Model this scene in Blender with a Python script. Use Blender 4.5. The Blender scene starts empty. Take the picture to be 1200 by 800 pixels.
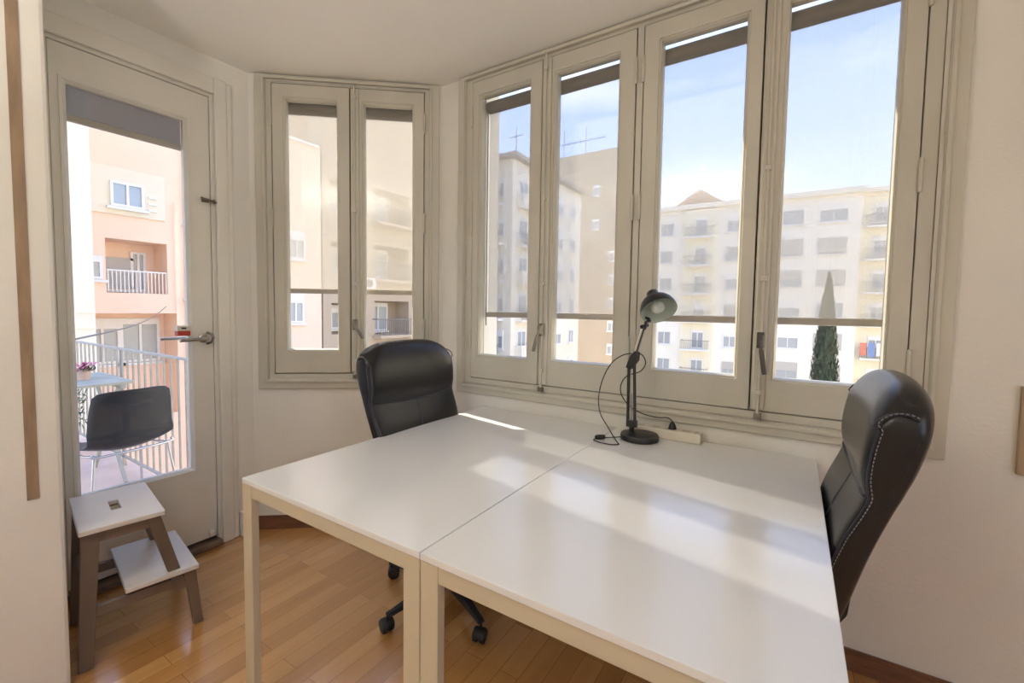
import bpy, bmesh, math, random
from mathutils import Vector, Matrix
random.seed(7)
sc = bpy.context.scene
COL = sc.collection
R = math.radians
PI = math.pi

# ------------------------------------------------------------------ helpers
def tag(o, label=None, cat=None, group=None, kind=None):
    if label: o['label'] = label
    if cat: o['category'] = cat
    if group: o['group'] = group
    if kind: o['kind'] = kind
    return o

def empty(name, loc=(0, 0, 0), rz=0.0, parent=None):
    o = bpy.data.objects.new(name, None)
    COL.objects.link(o)
    o.location = loc
    o.rotation_euler = (0, 0, rz)
    o.empty_display_size = 0.1
    if parent: o.parent = parent
    return o

def thing(name, label, cat, loc=(0, 0, 0), rz=0.0, group=None):
    return tag(empty(name, loc, rz), label, cat, group)

def obj(name, bm, m, parent=None, smooth=None, bevel=0.0, recalc=True):
    if recalc: bmesh.ops.recalc_face_normals(bm, faces=bm.faces[:])
    me = bpy.data.meshes.new(name)
    bm.to_mesh(me); bm.free()
    o = bpy.data.objects.new(name, me)
    COL.objects.link(o)
    if isinstance(m, (list, tuple)):
        for x in m: me.materials.append(x)
    else: me.materials.append(m)
    if parent: o.parent = parent
    if bevel > 0:
        md = o.modifiers.new('bevel', 'BEVEL')
        md.width = bevel; md.segments = 2; md.limit_method = 'ANGLE'; md.angle_limit = R(40)
        md.harden_normals = False
    if smooth is not None:
        for p in me.polygons: p.use_smooth = True
        try: me.set_sharp_from_angle(angle=R(smooth))
        except Exception: pass
    return o

def struct(name, bm, m, parent=None, **k):
    o = obj(name, bm, m, parent, **k)
    if not parent: o['kind'] = 'structure'
    return o

def NB(): return bmesh.new()

def box(bm, x0, x1, y0, y1, z0, z1, M=None, mi=0):
    v = [bm.verts.new(Vector(p)) for p in ((x0,y0,z0),(x1,y0,z0),(x1,y1,z0),(x0,y1,z0),(x0,y0,z1),(x1,y0,z1),(x1,y1,z1),(x0,y1,z1))]
    if M is not None:
        for a in v: a.co = M @ a.co
    for f in ((0,3,2,1),(4,5,6,7),(0,1,5,4),(1,2,6,5),(2,3,7,6),(3,0,4,7)):
        fc = bm.faces.new([v[i] for i in f]); fc.material_index = mi
    return bm

def hexa(bm, pts):   # 8 points: bottom 4 then top 4
    v = [bm.verts.new(Vector(p)) for p in pts]
    for f in ((0,3,2,1),(4,5,6,7),(0,1,5,4),(1,2,6,5),(2,3,7,6),(3,0,4,7)):
        bm.faces.new([v[i] for i in f])
    return bm

def bar(bm, a, b, w, d, up=(0, 0, 1)):   # rectangular bar from a to b, w across, d along 'up x'
    a, b = Vector(a), Vector(b); t = (b - a).normalized()
    u = Vector(up)
    s = t.cross(u)
    if s.length < 1e-4: s = t.cross(Vector((1, 0, 0)))
    s.normalize(); q = s.cross(t).normalized()
    P = []
    for c in (a, b):
        for i, j in ((-1, -1), (1, -1), (1, 1), (-1, 1)):
            P.append(c + s * (i * w / 2) + q * (j * d / 2))
    return hexa(bm, P)

def ring_frame(t):
    h = Vector((0, 0, 1)) if abs(t.z) < .9 else Vector((1, 0, 0))
    a = t.cross(h).normalized(); return a, t.cross(a).normalized()

def tube(bm, pts, r, n=8, cap=True):
    pts = [Vector(p) for p in pts]
    rs = r if isinstance(r, (list, tuple)) else [r] * len(pts)
    rings = []; a = None
    for i, p in enumerate(pts):
        t = (pts[min(i + 1, len(pts) - 1)] - pts[max(i - 1, 0)]).normalized()
        if a is None: a, b = ring_frame(t)
        else:
            a = (a - t * a.dot(t)).normalized(); b = t.cross(a).normalized()
        rings.append([bm.verts.new(p + (a * math.cos(2*PI*k/n) + b * math.sin(2*PI*k/n)) * rs[i]) for k in range(n)])
    for i in range(len(rings) - 1):
        for k in range(n):
            bm.faces.new((rings[i][k], rings[i][(k+1) % n], rings[i+1][(k+1) % n], rings[i+1][k]))
    if cap:
        bm.faces.new(rings[0][::-1]); bm.faces.new(rings[-1])
    return bm

def smooth_path(pts, k=6):
    pts = [Vector(p) for p in pts]; out = []
    P = [pts[0]] + pts + [pts[-1]]
    for i in range(1, len(P) - 2):
        for j in range(k):
            t = j / k
            p0, p1, p2, p3 = P[i-1], P[i], P[i+1], P[i+2]
            out.append(0.5 * ((2*p1) + (-p0+p2)*t + (2*p0-5*p1+4*p2-p3)*t*t + (-p0+3*p1-3*p2+p3)*t**3))
    out.append(pts[-1]); return out

def lathe(bm, prof, n=32, M=None, cap0=True, cap1=True):   # prof = [(r,z)]
    rings = []
    for r, z in prof:
        ring = []
        for k in range(n):
            p = Vector((r * math.cos(2*PI*k/n), r * math.sin(2*PI*k/n), z))
            ring.append(bm.verts.new(M @ p if M is not None else p))
        rings.append(ring)
    for i in range(len(rings) - 1):
        for k in range(n):
            bm.faces.new((rings[i][k], rings[i][(k+1) % n], rings[i+1][(k+1) % n], rings[i+1][k]))
    if cap0: bm.faces.new(rings[0][::-1])
    if cap1: bm.faces.new(rings[-1])
    return bm

def loft(bm, rings, cap=True, closed=True):
    R_ = [[bm.verts.new(Vector(p)) for p in r] for r in rings]
    n = len(R_[0])
    for i in range(len(R_) - 1):
        for k in range(n if closed else n - 1):
            bm.faces.new((R_[i][k], R_[i][(k+1) % n], R_[i+1][(k+1) % n], R_[i+1][k]))
    if cap:
        bm.faces.new(R_[0][::-1]); bm.faces.new(R_[-1])
    return bm

def frame_M(origin, ex, ey):   # local x -> ex, local y -> ey, z up
    ex, ey = Vector(ex).normalized(), Vector(ey).normalized()
    ez = ex.cross(ey)
    m = Matrix((ex, ey, ez)).transposed().to_4x4()
    m.translation = Vector(origin); return m

def sheet_with_holes(bm, us, zs, holes, t, M=None):
    """wall slab in local u (x) / z, from y=0 to y=t, with rectangular holes (u0,u1,z0,z1)"""
    us = sorted(set(us + [h[0] for h in holes] + [h[1] for h in holes]))
    zs = sorted(set(zs + [h[2] for h in holes] + [h[3] for h in holes]))
    V = {}
    def v(i, j):
        if (i, j) not in V: V[(i, j)] = bm.verts.new((us[i], 0, zs[j]))
        return V[(i, j)]
    fs = []
    for i in range(len(us) - 1):
        for j in range(len(zs) - 1):
            cu, cz = (us[i] + us[i+1]) / 2, (zs[j] + zs[j+1]) / 2
            if any(h[0] < cu < h[1] and h[2] < cz < h[3] for h in holes): continue
            fs.append(bm.faces.new((v(i, j), v(i+1, j), v(i+1, j+1), v(i, j+1))))
    r = bmesh.ops.extrude_face_region(bm, geom=fs)
    for g in r['geom']:
        if isinstance(g, bmesh.types.BMVert): g.co.y += t
    if M is not None:
        for a in bm.verts: a.co = M @ a.co
    return bm

# ------------------------------------------------------------------ materials
MATS = {}
def nt_new(name):
    m = bpy.data.materials.new(name); m.use_nodes = True
    nt = m.node_tree; nt.nodes.clear()
    out = nt.nodes.new('ShaderNodeOutputMaterial')
    return m, nt, out

def mat(name, col, rough=.5, metal=0.0, spec=.5, noise=0.0, nscale=8.0, bump=0.0, bscale=60.0, coat=0.0, dark=None, nstretch=None):
    if name in MATS: return MATS[name]
    m, nt, out = nt_new(name)
    b = nt.nodes.new('ShaderNodeBsdfPrincipled')
    b.inputs['Base Color'].default_value = (*col, 1)
    b.inputs['Roughness'].default_value = rough
    b.inputs['Metallic'].default_value = metal
    b.inputs['Specular IOR Level'].default_value = spec
    b.inputs['Coat Weight'].default_value = coat
    tc = nt.nodes.new('ShaderNodeTexCoord')
    src = tc.outputs['Object']
    if nstretch:
        mp = nt.nodes.new('ShaderNodeMapping'); mp.inputs['Scale'].default_value = nstretch
        nt.links.new(src, mp.inputs['Vector']); src = mp.outputs['Vector']
    if noise > 0:
        n = nt.nodes.new('ShaderNodeTexNoise'); n.inputs['Scale'].default_value = nscale; n.inputs['Detail'].default_value = 6
        nt.links.new(src, n.inputs['Vector'])
        r = nt.nodes.new('ShaderNodeMapRange'); r.inputs['From Min'].default_value = .35; r.inputs['From Max'].default_value = .65
        nt.links.new(n.outputs['Fac'], r.inputs['Value'])
        mx = nt.nodes.new('ShaderNodeMix'); mx.data_type = 'RGBA'
        d = dark or tuple(c * (1 - noise) for c in col)
        mx.inputs['A'].default_value = (*d, 1); mx.inputs['B'].default_value = (*col, 1)
        nt.links.new(r.outputs['Result'], mx.inputs['Factor'])
        nt.links.new(mx.outputs['Result'], b.inputs['Base Color'])
    if bump > 0:
        n2 = nt.nodes.new('ShaderNodeTexNoise'); n2.inputs['Scale'].default_value = bscale; n2.inputs['Detail'].default_value = 4
        nt.links.new(src, n2.inputs['Vector'])
        bp = nt.nodes.new('ShaderNodeBump'); bp.inputs['Strength'].default_value = bump; bp.inputs['Distance'].default_value = .01
        nt.links.new(n2.outputs['Fac'], bp.inputs['Height']); nt.links.new(bp.outputs['Normal'], b.inputs['Normal'])
    nt.links.new(b.outputs[0], out.inputs[0])
    MATS[name] = m; return m

WALL = mat('wall_paint', (.80, .785, .73), .55, noise=.06, nscale=3, bump=.12, bscale=90)
CEIL = mat('ceiling_paint', (.88, .87, .83), .7, noise=.03, nscale=2, bump=.06, bscale=60)
FRAME = mat('window_paint', (.58, .56, .48), .38, noise=.09, nscale=5, bump=.08, bscale=35, nstretch=(1, 1, .4))
DOORP = mat('door_paint', (.77, .755, .69), .35, noise=.06, nscale=4, bump=.06, bscale=30)
BASEW = mat('brown_baseboard', (.22, .10, .055), .35, noise=.35, nscale=10, nstretch=(1, 1, 6))
STRIPW = mat('brown_moulding', (.36, .25, .16), .6, noise=.3, nscale=14, nstretch=(3, 3, .5))
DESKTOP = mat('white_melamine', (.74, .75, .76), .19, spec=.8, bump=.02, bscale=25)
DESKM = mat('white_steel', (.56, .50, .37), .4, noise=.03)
LEATHER = mat('black_leather', (.012, .012, .014), .27, spec=.45, bump=.10, bscale=240)
LEATHERF = mat('black_leather_panel', (.014, .014, .017), .34, spec=.65, bump=.10, bscale=120)
SEAMM = mat('dark_seam', (.02, .02, .035), .45)
STITCH = mat('pale_stitching', (.22, .22, .24), .6)
BPLAST = mat('black_plastic', (.015, .015, .017), .45)
BMETAL = mat('black_lacquered_steel', (.012, .012, .013), .35, spec=.6)
SHADEIN = mat('shade_inside', (.50, .56, .50), .5)
BULB = mat('bulb_glass', (.62, .66, .60), .25)
STEEL = mat('steel', (.55, .53, .50), .3, metal=1.0, noise=.2, nscale=30)
OLDMETAL = mat('old_metal', (.30, .27, .23), .42, metal=.8, noise=.4, nscale=40)
DARKMETAL = mat('dark_iron', (.10, .085, .075), .45, metal=.6)
CORDM = mat('black_cord', (.012, .012, .012), .5)
WPLAST = mat('white_plastic', (.72, .68, .58), .4)
STOOLW = mat('brown_stained_wood', (.17, .12, .085), .38, noise=.25, nscale=9, nstretch=(1, 1, .15), spec=.5)
STOOLT = mat('white_topped_wood', (.66, .62, .58), .33, noise=.05, nscale=12)
TERR = mat('terracotta_floor', (.92, .66, .52), .6, noise=.12, nscale=4)
RAILM = mat('rail_paint', (.50, .46, .40), .5, noise=.15, nscale=20)
SHELL = mat('dark_grey_shell', (.035, .037, .042), .35, noise=.1, nscale=20)
CHROME = mat('chrome', (.7, .7, .7), .2, metal=1.0)
PATIO = mat('grey_green_slats', (.50, .50, .42), .55, noise=.15)
PINK = mat('pink_petals', (.75, .22, .36), .6)
GREEN = mat('leaf_green', (.10, .18, .06), .6, noise=.4, nscale=3)
CYP = mat('cypress_green', (.055, .085, .045), .7, noise=.5, nscale=2)
BARK = mat('bark', (.12, .08, .05), .8)
RAILB = mat('blind_rail', (.46, .41, .36), .5)
CASS = mat('blind_roll', (.20, .175, .15), .6)
CASSL = mat('blind_case', (.80, .76, .66), .4)
REDP = mat('red_plastic', (.45, .05, .03), .45)
GAPSHADE = mat('gap_shade', (.02, .018, .015), .8)  # near-black colour standing in for shade in the sash and door gaps
PLUSH = mat('tan_board', (.42, .31, .20), .5, noise=.1)

def plank_floor():
    m, nt, out = nt_new('parquet_floor'); N = nt.nodes; L = nt.links
    b = N.new('ShaderNodeBsdfPrincipled'); tc = N.new('ShaderNodeTexCoord')
    mp = N.new('ShaderNodeMapping'); mp.inputs['Rotation'].default_value = (0, 0, R(90))
    L.new(tc.outputs['Object'], mp.inputs['Vector'])
    br = N.new('ShaderNodeTexBrick')
    br.inputs['Scale'].default_value = 1.0
    br.inputs['Brick Width'].default_value = .62; br.inputs['Row Height'].default_value = .075
    br.inputs['Mortar Size'].default_value = .0009; br.inputs['Mortar Smooth'].default_value = .3
    br.inputs['Color1'].default_value = (0, 0, 0, 1); br.inputs['Color2'].default_value = (1, 1, 1, 1)
    br.inputs['Mortar'].default_value = (.5, .5, .5, 1); br.offset = .37
    L.new(mp.outputs['Vector'], br.inputs['Vector'])
    mp2 = N.new('ShaderNodeMapping'); mp2.inputs['Scale'].default_value = (22, 1.6, 1)
    L.new(tc.outputs['Object'], mp2.inputs['Vector'])
    ns = N.new('ShaderNodeTexNoise'); ns.inputs['Scale'].default_value = 1.4; ns.inputs['Detail'].default_value = 8; ns.inputs['Distortion'].default_value = .5
    L.new(mp2.outputs['Vector'], ns.inputs['Vector'])
    add = N.new('ShaderNodeMath'); add.operation = 'MULTIPLY_ADD'; add.inputs[1].default_value = .55
    L.new(br.outputs['Color'], add.inputs[0])
    mul = N.new('ShaderNodeMath'); mul.operation = 'MULTIPLY'; mul.inputs[1].default_value = .55
    L.new(ns.outputs['Fac'], mul.inputs[0]); L.new(mul.outputs[0], add.inputs[2])
    cr = N.new('ShaderNodeValToRGB')
    cr.color_ramp.elements[0].position = .1; cr.color_ramp.elements[0].color = (.41, .19, .062, 1)
    cr.color_ramp.elements[1].position = .9; cr.color_ramp.elements[1].color = (.66, .37, .135, 1)
    e = cr.color_ramp.elements.new(.5); e.color = (.54, .275, .09, 1)
    L.new(add.outputs[0], cr.inputs['Fac'])
    mx = N.new('ShaderNodeMix'); mx.data_type = 'RGBA'; mx.inputs['B'].default_value = (.12, .05, .02, 1)
    fm = N.new('ShaderNodeMath'); fm.operation = 'MULTIPLY'; fm.inputs[1].default_value = .8
    L.new(br.outputs['Fac'], fm.inputs[0])
    L.new(fm.outputs[0], mx.inputs['Factor']); L.new(cr.outputs['Color'], mx.inputs['A'])
    L.new(mx.outputs['Result'], b.inputs['Base Color'])
    b.inputs['Roughness'].default_value = .22; b.inputs['Specular IOR Level'].default_value = .55
    rr = N.new('ShaderNodeMapRange'); rr.inputs['To Min'].default_value = .13; rr.inputs['To Max'].default_value = .24
    L.new(ns.outputs['Fac'], rr.inputs['Value']); L.new(rr.outputs['Result'], b.inputs['Roughness'])
    bp = N.new('ShaderNodeBump'); bp.inputs['Strength'].default_value = .05; bp.inputs['Distance'].default_value = .004
    L.new(ns.outputs['Fac'], bp.inputs['Height']); L.new(bp.outputs['Normal'], b.inputs['Normal'])
    b.inputs['Coat Weight'].default_value = 1.0; b.inputs['Coat Roughness'].default_value = .20; b.inputs['Coat IOR'].default_value = 2.0
    L.new(b.outputs[0], out.inputs[0]); return m
FLOOR = plank_floor()

def glass_mat(name, tint=(1, 1, 1), refl=1.0):
    m, nt, out = nt_new(name); N = nt.nodes; L = nt.links
    t = N.new('ShaderNodeBsdfTransparent'); t.inputs['Color'].default_value = (*tint, 1)
    g = N.new('ShaderNodeBsdfGlossy'); g.inputs['Roughness'].default_value = .0
    f = N.new('ShaderNodeLayerWeight'); f.inputs['Blend'].default_value = .5
    p5 = N.new('ShaderNodeMath'); p5.operation = 'POWER'; p5.inputs[1].default_value = 5
    L.new(f.outputs['Facing'], p5.inputs[0])
    k = N.new('ShaderNodeMath'); k.operation = 'MULTIPLY_ADD'; k.inputs[1].default_value = .9 * refl; k.inputs[2].default_value = .04 * refl
    L.new(p5.outputs[0], k.inputs[0])
    x = N.new('ShaderNodeMixShader'); L.new(k.outputs[0], x.inputs[0]); L.new(t.outputs[0], x.inputs[1]); L.new(g.outputs[0], x.inputs[2])
    L.new(x.outputs[0], out.inputs[0]); return m
GLASS = glass_mat('window_glass', (.98, .99, .985), .8)
FARGLASS = mat('far_glass', (.38, .40, .41), .25, spec=.8)

def mesh_screen(name, openness, col, w=.0022):
    """woven sun screen: open holes seen square-on, closing at grazing angles like any thick weave"""
    m, nt, out = nt_new(name); N = nt.nodes; L = nt.links
    t = N.new('ShaderNodeBsdfTransparent')
    d = N.new('ShaderNodeBsdfDiffuse'); d.inputs['Color'].default_value = (*col, 1)
    tr = N.new('ShaderNodeBsdfTranslucent'); tr.inputs['Color'].default_value = (*col, 1)
    dm = N.new('ShaderNodeMixShader'); dm.inputs[0].default_value = .6
    L.new(d.outputs[0], dm.inputs[1]); L.new(tr.outputs[0], dm.inputs[2])
    lw = N.new('ShaderNodeLayerWeight'); lw.inputs['Blend'].default_value = .5
    r = N.new('ShaderNodeMapRange'); r.inputs['From Min'].default_value = .24; r.inputs['From Max'].default_value = .36
    r.inputs['To Min'].default_value = openness; r.inputs['To Max'].default_value = .03
    L.new(lw.outputs['Facing'], r.inputs['Value'])
    tc = N.new('ShaderNodeTexCoord')
    n = N.new('ShaderNodeTexNoise'); n.inputs['Scale'].default_value = 1.0; n.inputs['Detail'].default_value = 3
    mp = N.new('ShaderNodeMapping'); mp.inputs['Scale'].default_value = (160, 160, 6)
    L.new(tc.outputs['Object'], mp.inputs['Vector']); L.new(mp.outputs['Vector'], n.inputs['Vector'])
    ma = N.new('ShaderNodeMath'); ma.operation = 'MULTIPLY_ADD'; ma.inputs[1].default_value = .12; ma.inputs[2].default_value = -.06
    L.new(n.outputs['Fac'], ma.inputs[0])
    ad = N.new('ShaderNodeMath'); ad.operation = 'ADD'; ad.use_clamp = True
    L.new(ma.outputs[0], ad.inputs[0]); L.new(r.outputs['Result'], ad.inputs[1])
    x = N.new('ShaderNodeMixShader'); L.new(ad.outputs[0], x.inputs[0]); L.new(dm.outputs[0], x.inputs[1]); L.new(t.outputs[0], x.inputs[2])
    L.new(x.outputs[0], out.inputs[0]); return m
SCREEN = mesh_screen('sun_screen_weave', .43, (.42, .39, .33))
SCREEND = mesh_screen('rolled_screen_weave', .035, (.17, .155, .135))

# ------------------------------------------------------------------ camera
FPX, PIT, ROLL, YAW = 517.526, R(3.129), R(.8297), R(32.568)
CH = 1.266
Fh = Vector((-math.sin(YAW), math.cos(YAW), 0)); R0 = Vector((math.cos(YAW), math.sin(YAW), 0)); Zv = Vector((0, 0, 1))
fwd = Fh * math.cos(PIT) - Zv * math.sin(PIT); U0 = Fh * math.sin(PIT) + Zv * math.cos(PIT)
right = R0 * math.cos(ROLL) + U0 * math.sin(ROLL); up = -R0 * math.sin(ROLL) + U0 * math.cos(ROLL)
cd = bpy.data.cameras.new('camera'); cam = bpy.data.objects.new('camera', cd); COL.objects.link(cam)
mw = Matrix((right, up, -fwd)).transposed().to_4x4(); mw.translation = Vector((0, 0, CH)); cam.matrix_world = mw
cd.sensor_width = 36; cd.lens = FPX / 1200 * 36
cd.shift_x = -.37 / 1200; cd.shift_y = -8.754 / 1200
cd.clip_start = .02; cd.clip_end = 500
sc.camera = cam

# ------------------------------------------------------------------ room shell
YW, XD = 1.94, -2.54
TH = R(39)
PC = Vector((-1.735, YW, 0))
e45 = Vector((-math.cos(TH), -math.sin(TH), 0)); n45 = Vector((-math.sin(TH), math.cos(TH), 0))
KU = (PC.x - XD) / math.cos(TH); KY = PC.y - KU * math.sin(TH)
ZC = 2.52
XR, YB = 2.7, -3.8
T = .2

def prism(bm, poly, z0, z1):
    a = [bm.verts.new((x, y, z0)) for x, y in poly]; b = [bm.verts.new((x, y, z1)) for x, y in poly]
    n = len(poly); bm.faces.new(a[::-1]); bm.faces.new(b)
    for i in range(n): bm.faces.new((a[i], a[(i+1) % n], b[(i+1) % n], b[i]))
    return bm
o3 = T * math.tan((TH) / 2)
outer = [(XD - T, YB), (XR, YB), (XR, YW + T), (-1.735 - T * math.tan(TH / 2), YW + T), (XD - T, KY + T * math.tan((PI/2 - TH) / 2))]
struct('floor', prism(NB(), outer, -.12, 0), FLOOR)
struct('ceiling', prism(NB(), outer, ZC, ZC + .15), CEIL)
# main (window) wall : local u = x
WX0, WX1, WZ0, WZ1 = -1.555, .365, .855, 2.50
Mmain = Matrix.Translation((0, YW, 0))
MO = T * math.tan(TH / 2)
def wall_slab(name, us, zs, holes, M, m=WALL):
    b = sheet_with_holes(NB(), us, zs, holes, T, M); return struct(name, b, m)
wall_slab('wall_back', [-1.735, XR], [0, ZC], [(WX0, WX1, WZ0, WZ1)], Mmain)
# wedge filler at the outer corner is part of the angled wall
M45 = frame_M(PC, e45, n45)
# (u grows to the left, local y outward) ex x ey points down, so build manually
def M_uy(origin, ex, ey):
    m = Matrix(((ex[0], ey[0], 0, origin[0]), (ex[1], ey[1], 0, origin[1]), (0, 0, 1, 0), (0, 0, 0, 1))); return m
M45 = M_uy(PC, e45, n45)
SX0, SX1 = .055, .975
wall_slab('wall_angled', [0, KU], [0, ZC], [(SX0, SX1, .855, 2.49)], M45)
# door wall: local u = Y, outward -X
Mdoor = M_uy((XD, 0), (0, 1), (-1, 0))
DY0, DY1, DZ1 = .475, 1.135, 2.365
wall_slab('wall_door', [YB, KY], [0, ZC], [(DY0, DY1, 0.0, DZ1)], Mdoor)
# pier in front of the door wall at the left
struct('wall_left', box(NB(), XD + .001, -1.96, YB, .400, 0, ZC), WALL, bevel=.012)
wall_slab('wall_right', [YB, YW + T], [0, ZC], [(-3.0, .1, .9, 2.35)], M_uy((XR, 0), (0, 1), (1, 0)))  # opening added in this unseen wall to let in side light
Mrear = M_uy((0, YB), (1, 0), (0, -1))
wall_slab('wall_rear', [XD - T, XR + T], [0, ZC], [], Mrear)

# moulding on the left pier
struct('trim_1', box(NB(), -1.9605, -1.9575, .318, .345, .66, ZC), STRIPW)

# baseboards
def skirting(name, a, b, h=.075, d=.014, mt=BASEW):
    a = Vector((*a, 0)); b = Vector((*b, 0)); t = (b - a).normalized(); n = Vector((t.y, -t.x, 0))
    L = (b - a).length
    bm = NB(); M = M_uy(a, t, n)
    box(bm, 0, L, 0, d, 0, h - .012, M); box(bm, 0, L, 0, d * .6, h - .012, h, M)
    return struct(name, bm, mt)
skirting('baseboard_back', (-1.73, YW), (XR, YW))
k2 = PC + e45 * (KU - .005)
skirting('baseboard_angled', (k2.x, k2.y), (-1.735, YW))
struct('trim_2', box(NB(), XD, XD + .03, DY1 + .065, KY - .03, 0, .135), DOORP, bevel=.004)   # plinth block beside the door

# ------------------------------------------------------------------ windows
def sash(parent, u0, u1, z0, z1, g0, g1, gz0, gz1, M, mt=FRAME, fy=-.008, gy=.028, side=None):
    """sash frame with moulded glazing bead, a pane"""
    bm = NB(); D = .036
    sheet_with_holes(bm, [u0, u1], [z0, z1], [(g0 - .012, g1 + .012, gz0 - .012, gz1 + .012)], D)
    for v in bm.verts: v.co.y += fy
    s = obj('sash', bm_T(bm, M), mt, parent, bevel=.003)
    b2 = NB()
    # bevelled bead ring
    def ring(d, y): return [(g0 - d, y, gz0 - d), (g1 + d, y, gz0 - d), (g1 + d, y, gz1 + d), (g0 - d, y, gz1 + d)]
    prof = [(.012, fy + .006), (.006, fy + .006), (.0, fy + .020), (.0, gy + .012), (.012, gy + .012)]
    rr = [[b2.verts.new(p) for p in ring(d, y)] for d, y in prof]
    for i in range(len(rr)):
        a, b = rr[i], rr[(i + 1) % len(rr)]
        for k in range(4): b2.faces.new((a[k], a[(k+1) % 4], b[(k+1) % 4], b[k]))
    obj('glazing_bead', bm_T(b2, M), mt, s)
    b3 = box(NB(), g0 - .004, g1 + .004, gy, gy + .004, gz0 - .004, gz1 + .004)
    obj('pane', bm_T(b3, M), GLASS, s)
    return s

def bm_T(bm, M):
    for v in bm.verts: v.co = M @ v.co
    return bm

def stop(parent, u0, u1, z0, z1, M, mt=FRAME, w=.014, y0=.030, y1=.062):
    bm = NB(); sheet_with_holes(bm, [u0 - .002, u1 + .002], [z0 - .002, z1 + .002], [(u0 + w, u1 - w, z0 + w, z1 - w)], y1 - y0)
    for v in bm.verts: v.co.y += y0
    obj('rebate', bm_T(bm, M), mt, parent)
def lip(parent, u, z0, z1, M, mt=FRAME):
    bm = box(NB(), u - .016, u + .012, .029, .040, z0, z1); obj('shade_lip', bm_T(bm, M), GAPSHADE, parent)  # lip behind the meeting gap, coloured dark as the shade in the slit
def hinge(parent, u, z, M, fy=-.008):
    bm = NB(); lathe(bm, [(.0055, -.055), (.0065, -.05), (.0065, .05), (.0055, .055)], 10, Matrix.Translation((u, fy - .004, z)))
    obj('hinge', bm_T(bm, M), FRAME, parent, smooth=40)

def astragal(parent, u0, u1, z0, z1, M, handle_z, drop, mh=OLDMETAL, rod_u=None, low=True):
    """cover strip with espagnolette rod, guides and a hanging lever"""
    bm = NB(); box(bm, u0, u1, -.022, -.008, z0, z1)
    obj('cover_strip', bm_T(bm, M), FRAME, parent, bevel=.005)
    u = rod_u if rod_u is not None else (u0 + u1) / 2
    bm = NB(); tube(bm, [(u, -.030, z0 - .028), (u, -.030, z1 + .012)], .0055, 10)
    rod = obj('bolt_rod', bm_T(bm, M), FRAME, parent, smooth=40)
    for zz in (z0 + .07, z0 + .50, (z0 + z1) / 2 + .12, z1 - .05):
        bm = NB(); box(bm, u - .011, u + .011, -.037, -.02, zz - .010, zz + .010)
        obj('rod_guide', bm_T(bm, M), FRAME, rod, bevel=.003)
    bm = NB(); box(bm, u - .013, u + .013, -.040, -.02, z0 - .034, z0 - .012)
    obj('keeper', bm_T(bm, M), OLDMETAL, rod, bevel=.002)
    # lever
    bm = NB()
    box(bm, u - .012, u + .012, -.044, -.018, handle_z - .03, handle_z + .03)
    tube(bm, [(u, -.05, handle_z + .02), (u, -.05, handle_z - .02)], .011, 12)
    h = obj('handle_bracket', bm_T(bm, M), mh, parent, bevel=.002)
    bm = NB()
    a = Vector((u, -.058, handle_z)); b = a + Vector((drop[0], -.012, drop[1]))
    tube(bm, [a, a.lerp(b, .25), a.lerp(b, .3), a.lerp(b, .9), b], [.006, .006, .009, .0095, .007], 10)
    obj('handle_lever', bm_T(bm, M), mh, h, smooth=50)

def roller_blind(label, grp, u0, u1, z0, ztop, M, y=.09, mt=SCREEN, fab0=None, lit=True):
    mid = M @ Vector(((u0 + u1) / 2, y, z0)); 
    t = thing('roller_blind', label, 'blind', mid, 0, grp)
    Mi = Matrix.Translation(-mid) @ M
    bm = NB(); v = [bm.verts.new(p) for p in ((u0, y, z0 + .015), (u1, y, z0 + .015), (u1, y, ztop), (u0, y, ztop))]; bm.faces.new(v)
    obj('fabric', bm_T(bm, Mi), mt, t, recalc=False)
    bm = NB(); box(bm, u0 - .004, u1 + .004, y - .009, y + .009, z0 - .002, z0 + .026)
    obj('bottom_rail', bm_T(bm, Mi), RAILB, t, bevel=.004)
    bm = NB(); tube(bm, [(u0, y - .004, ztop + .018), (u1, y - .004, ztop + .019)], .032, 16)
    obj('roll', bm_T(bm, Mi), CASS, t, smooth=40)
    for uu in (u0 - .012, u1 + .012):
        bm = NB(); tube(bm, [(uu, y, ztop + .05), (uu, y, z0 - .05)], .0025, 6); obj('guide_wire', bm_T(bm, Mi), CASS, t)
    return t

# --- large window with four casements
w2 = empty('window_2', (0, 0, 0)); w2['kind'] = 'structure'
I = Mmain
bm = sheet_with_holes(NB(), [-1.553, .363], [.857, 2.498], [(-1.508, -.618, .888, 2.482), (-.590, .322, .888, 2.482)], .07)
for v in bm.verts: v.co.y += -.004
obj('window_frame', bm_T(bm, I), FRAME, w2, bevel=.003)
# casing (architrave) with an inner bead, mitred as a four-sided ring in two steps
def architrave(parent, u0, u1, z0, z1, M, w=.05, top=True):
    bm = NB()
    sheet_with_holes(bm, [u0, u1], [z0, z1], [(u0 + w, u1 - w, z0 + w, z1 - .022)], .018)
    for v in bm.verts: v.co.y -= .018
    obj('casing', bm_T(bm, M), FRAME, parent, bevel=.004)
    bm = NB()
    sheet_with_holes(bm, [u0 + w - .016, u1 - w + .016], [z0 + w - .02, z1 - .008], [(u0 + w - .002, u1 - w + .002, z0 + w - .004, z1 - .024)], .010)
    for v in bm.verts: v.co.y -= .027
    obj('casing_bead', bm_T(bm, M), FRAME, parent, bevel=.004)
architrave(w2, -1.60, .425, .803, 2.518, I)
Z0, Z1, GZ0, GZ1 = .892, 2.478, 1.022, 2.395
sash(w2, -1.504, -1.082, Z0, Z1, -1.456, -1.156, GZ0, GZ1, I)
sash(w2, -1.077, -.622, Z0, Z1, -1.003, -.702, GZ0, GZ1, I)
sash(w2, -.586, -.139, Z0, Z1, -.511, -.199, GZ0, GZ1, I)
sash(w2, -.134, .318, Z0, Z1, -.056, .254, GZ0, GZ1, I)
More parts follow.
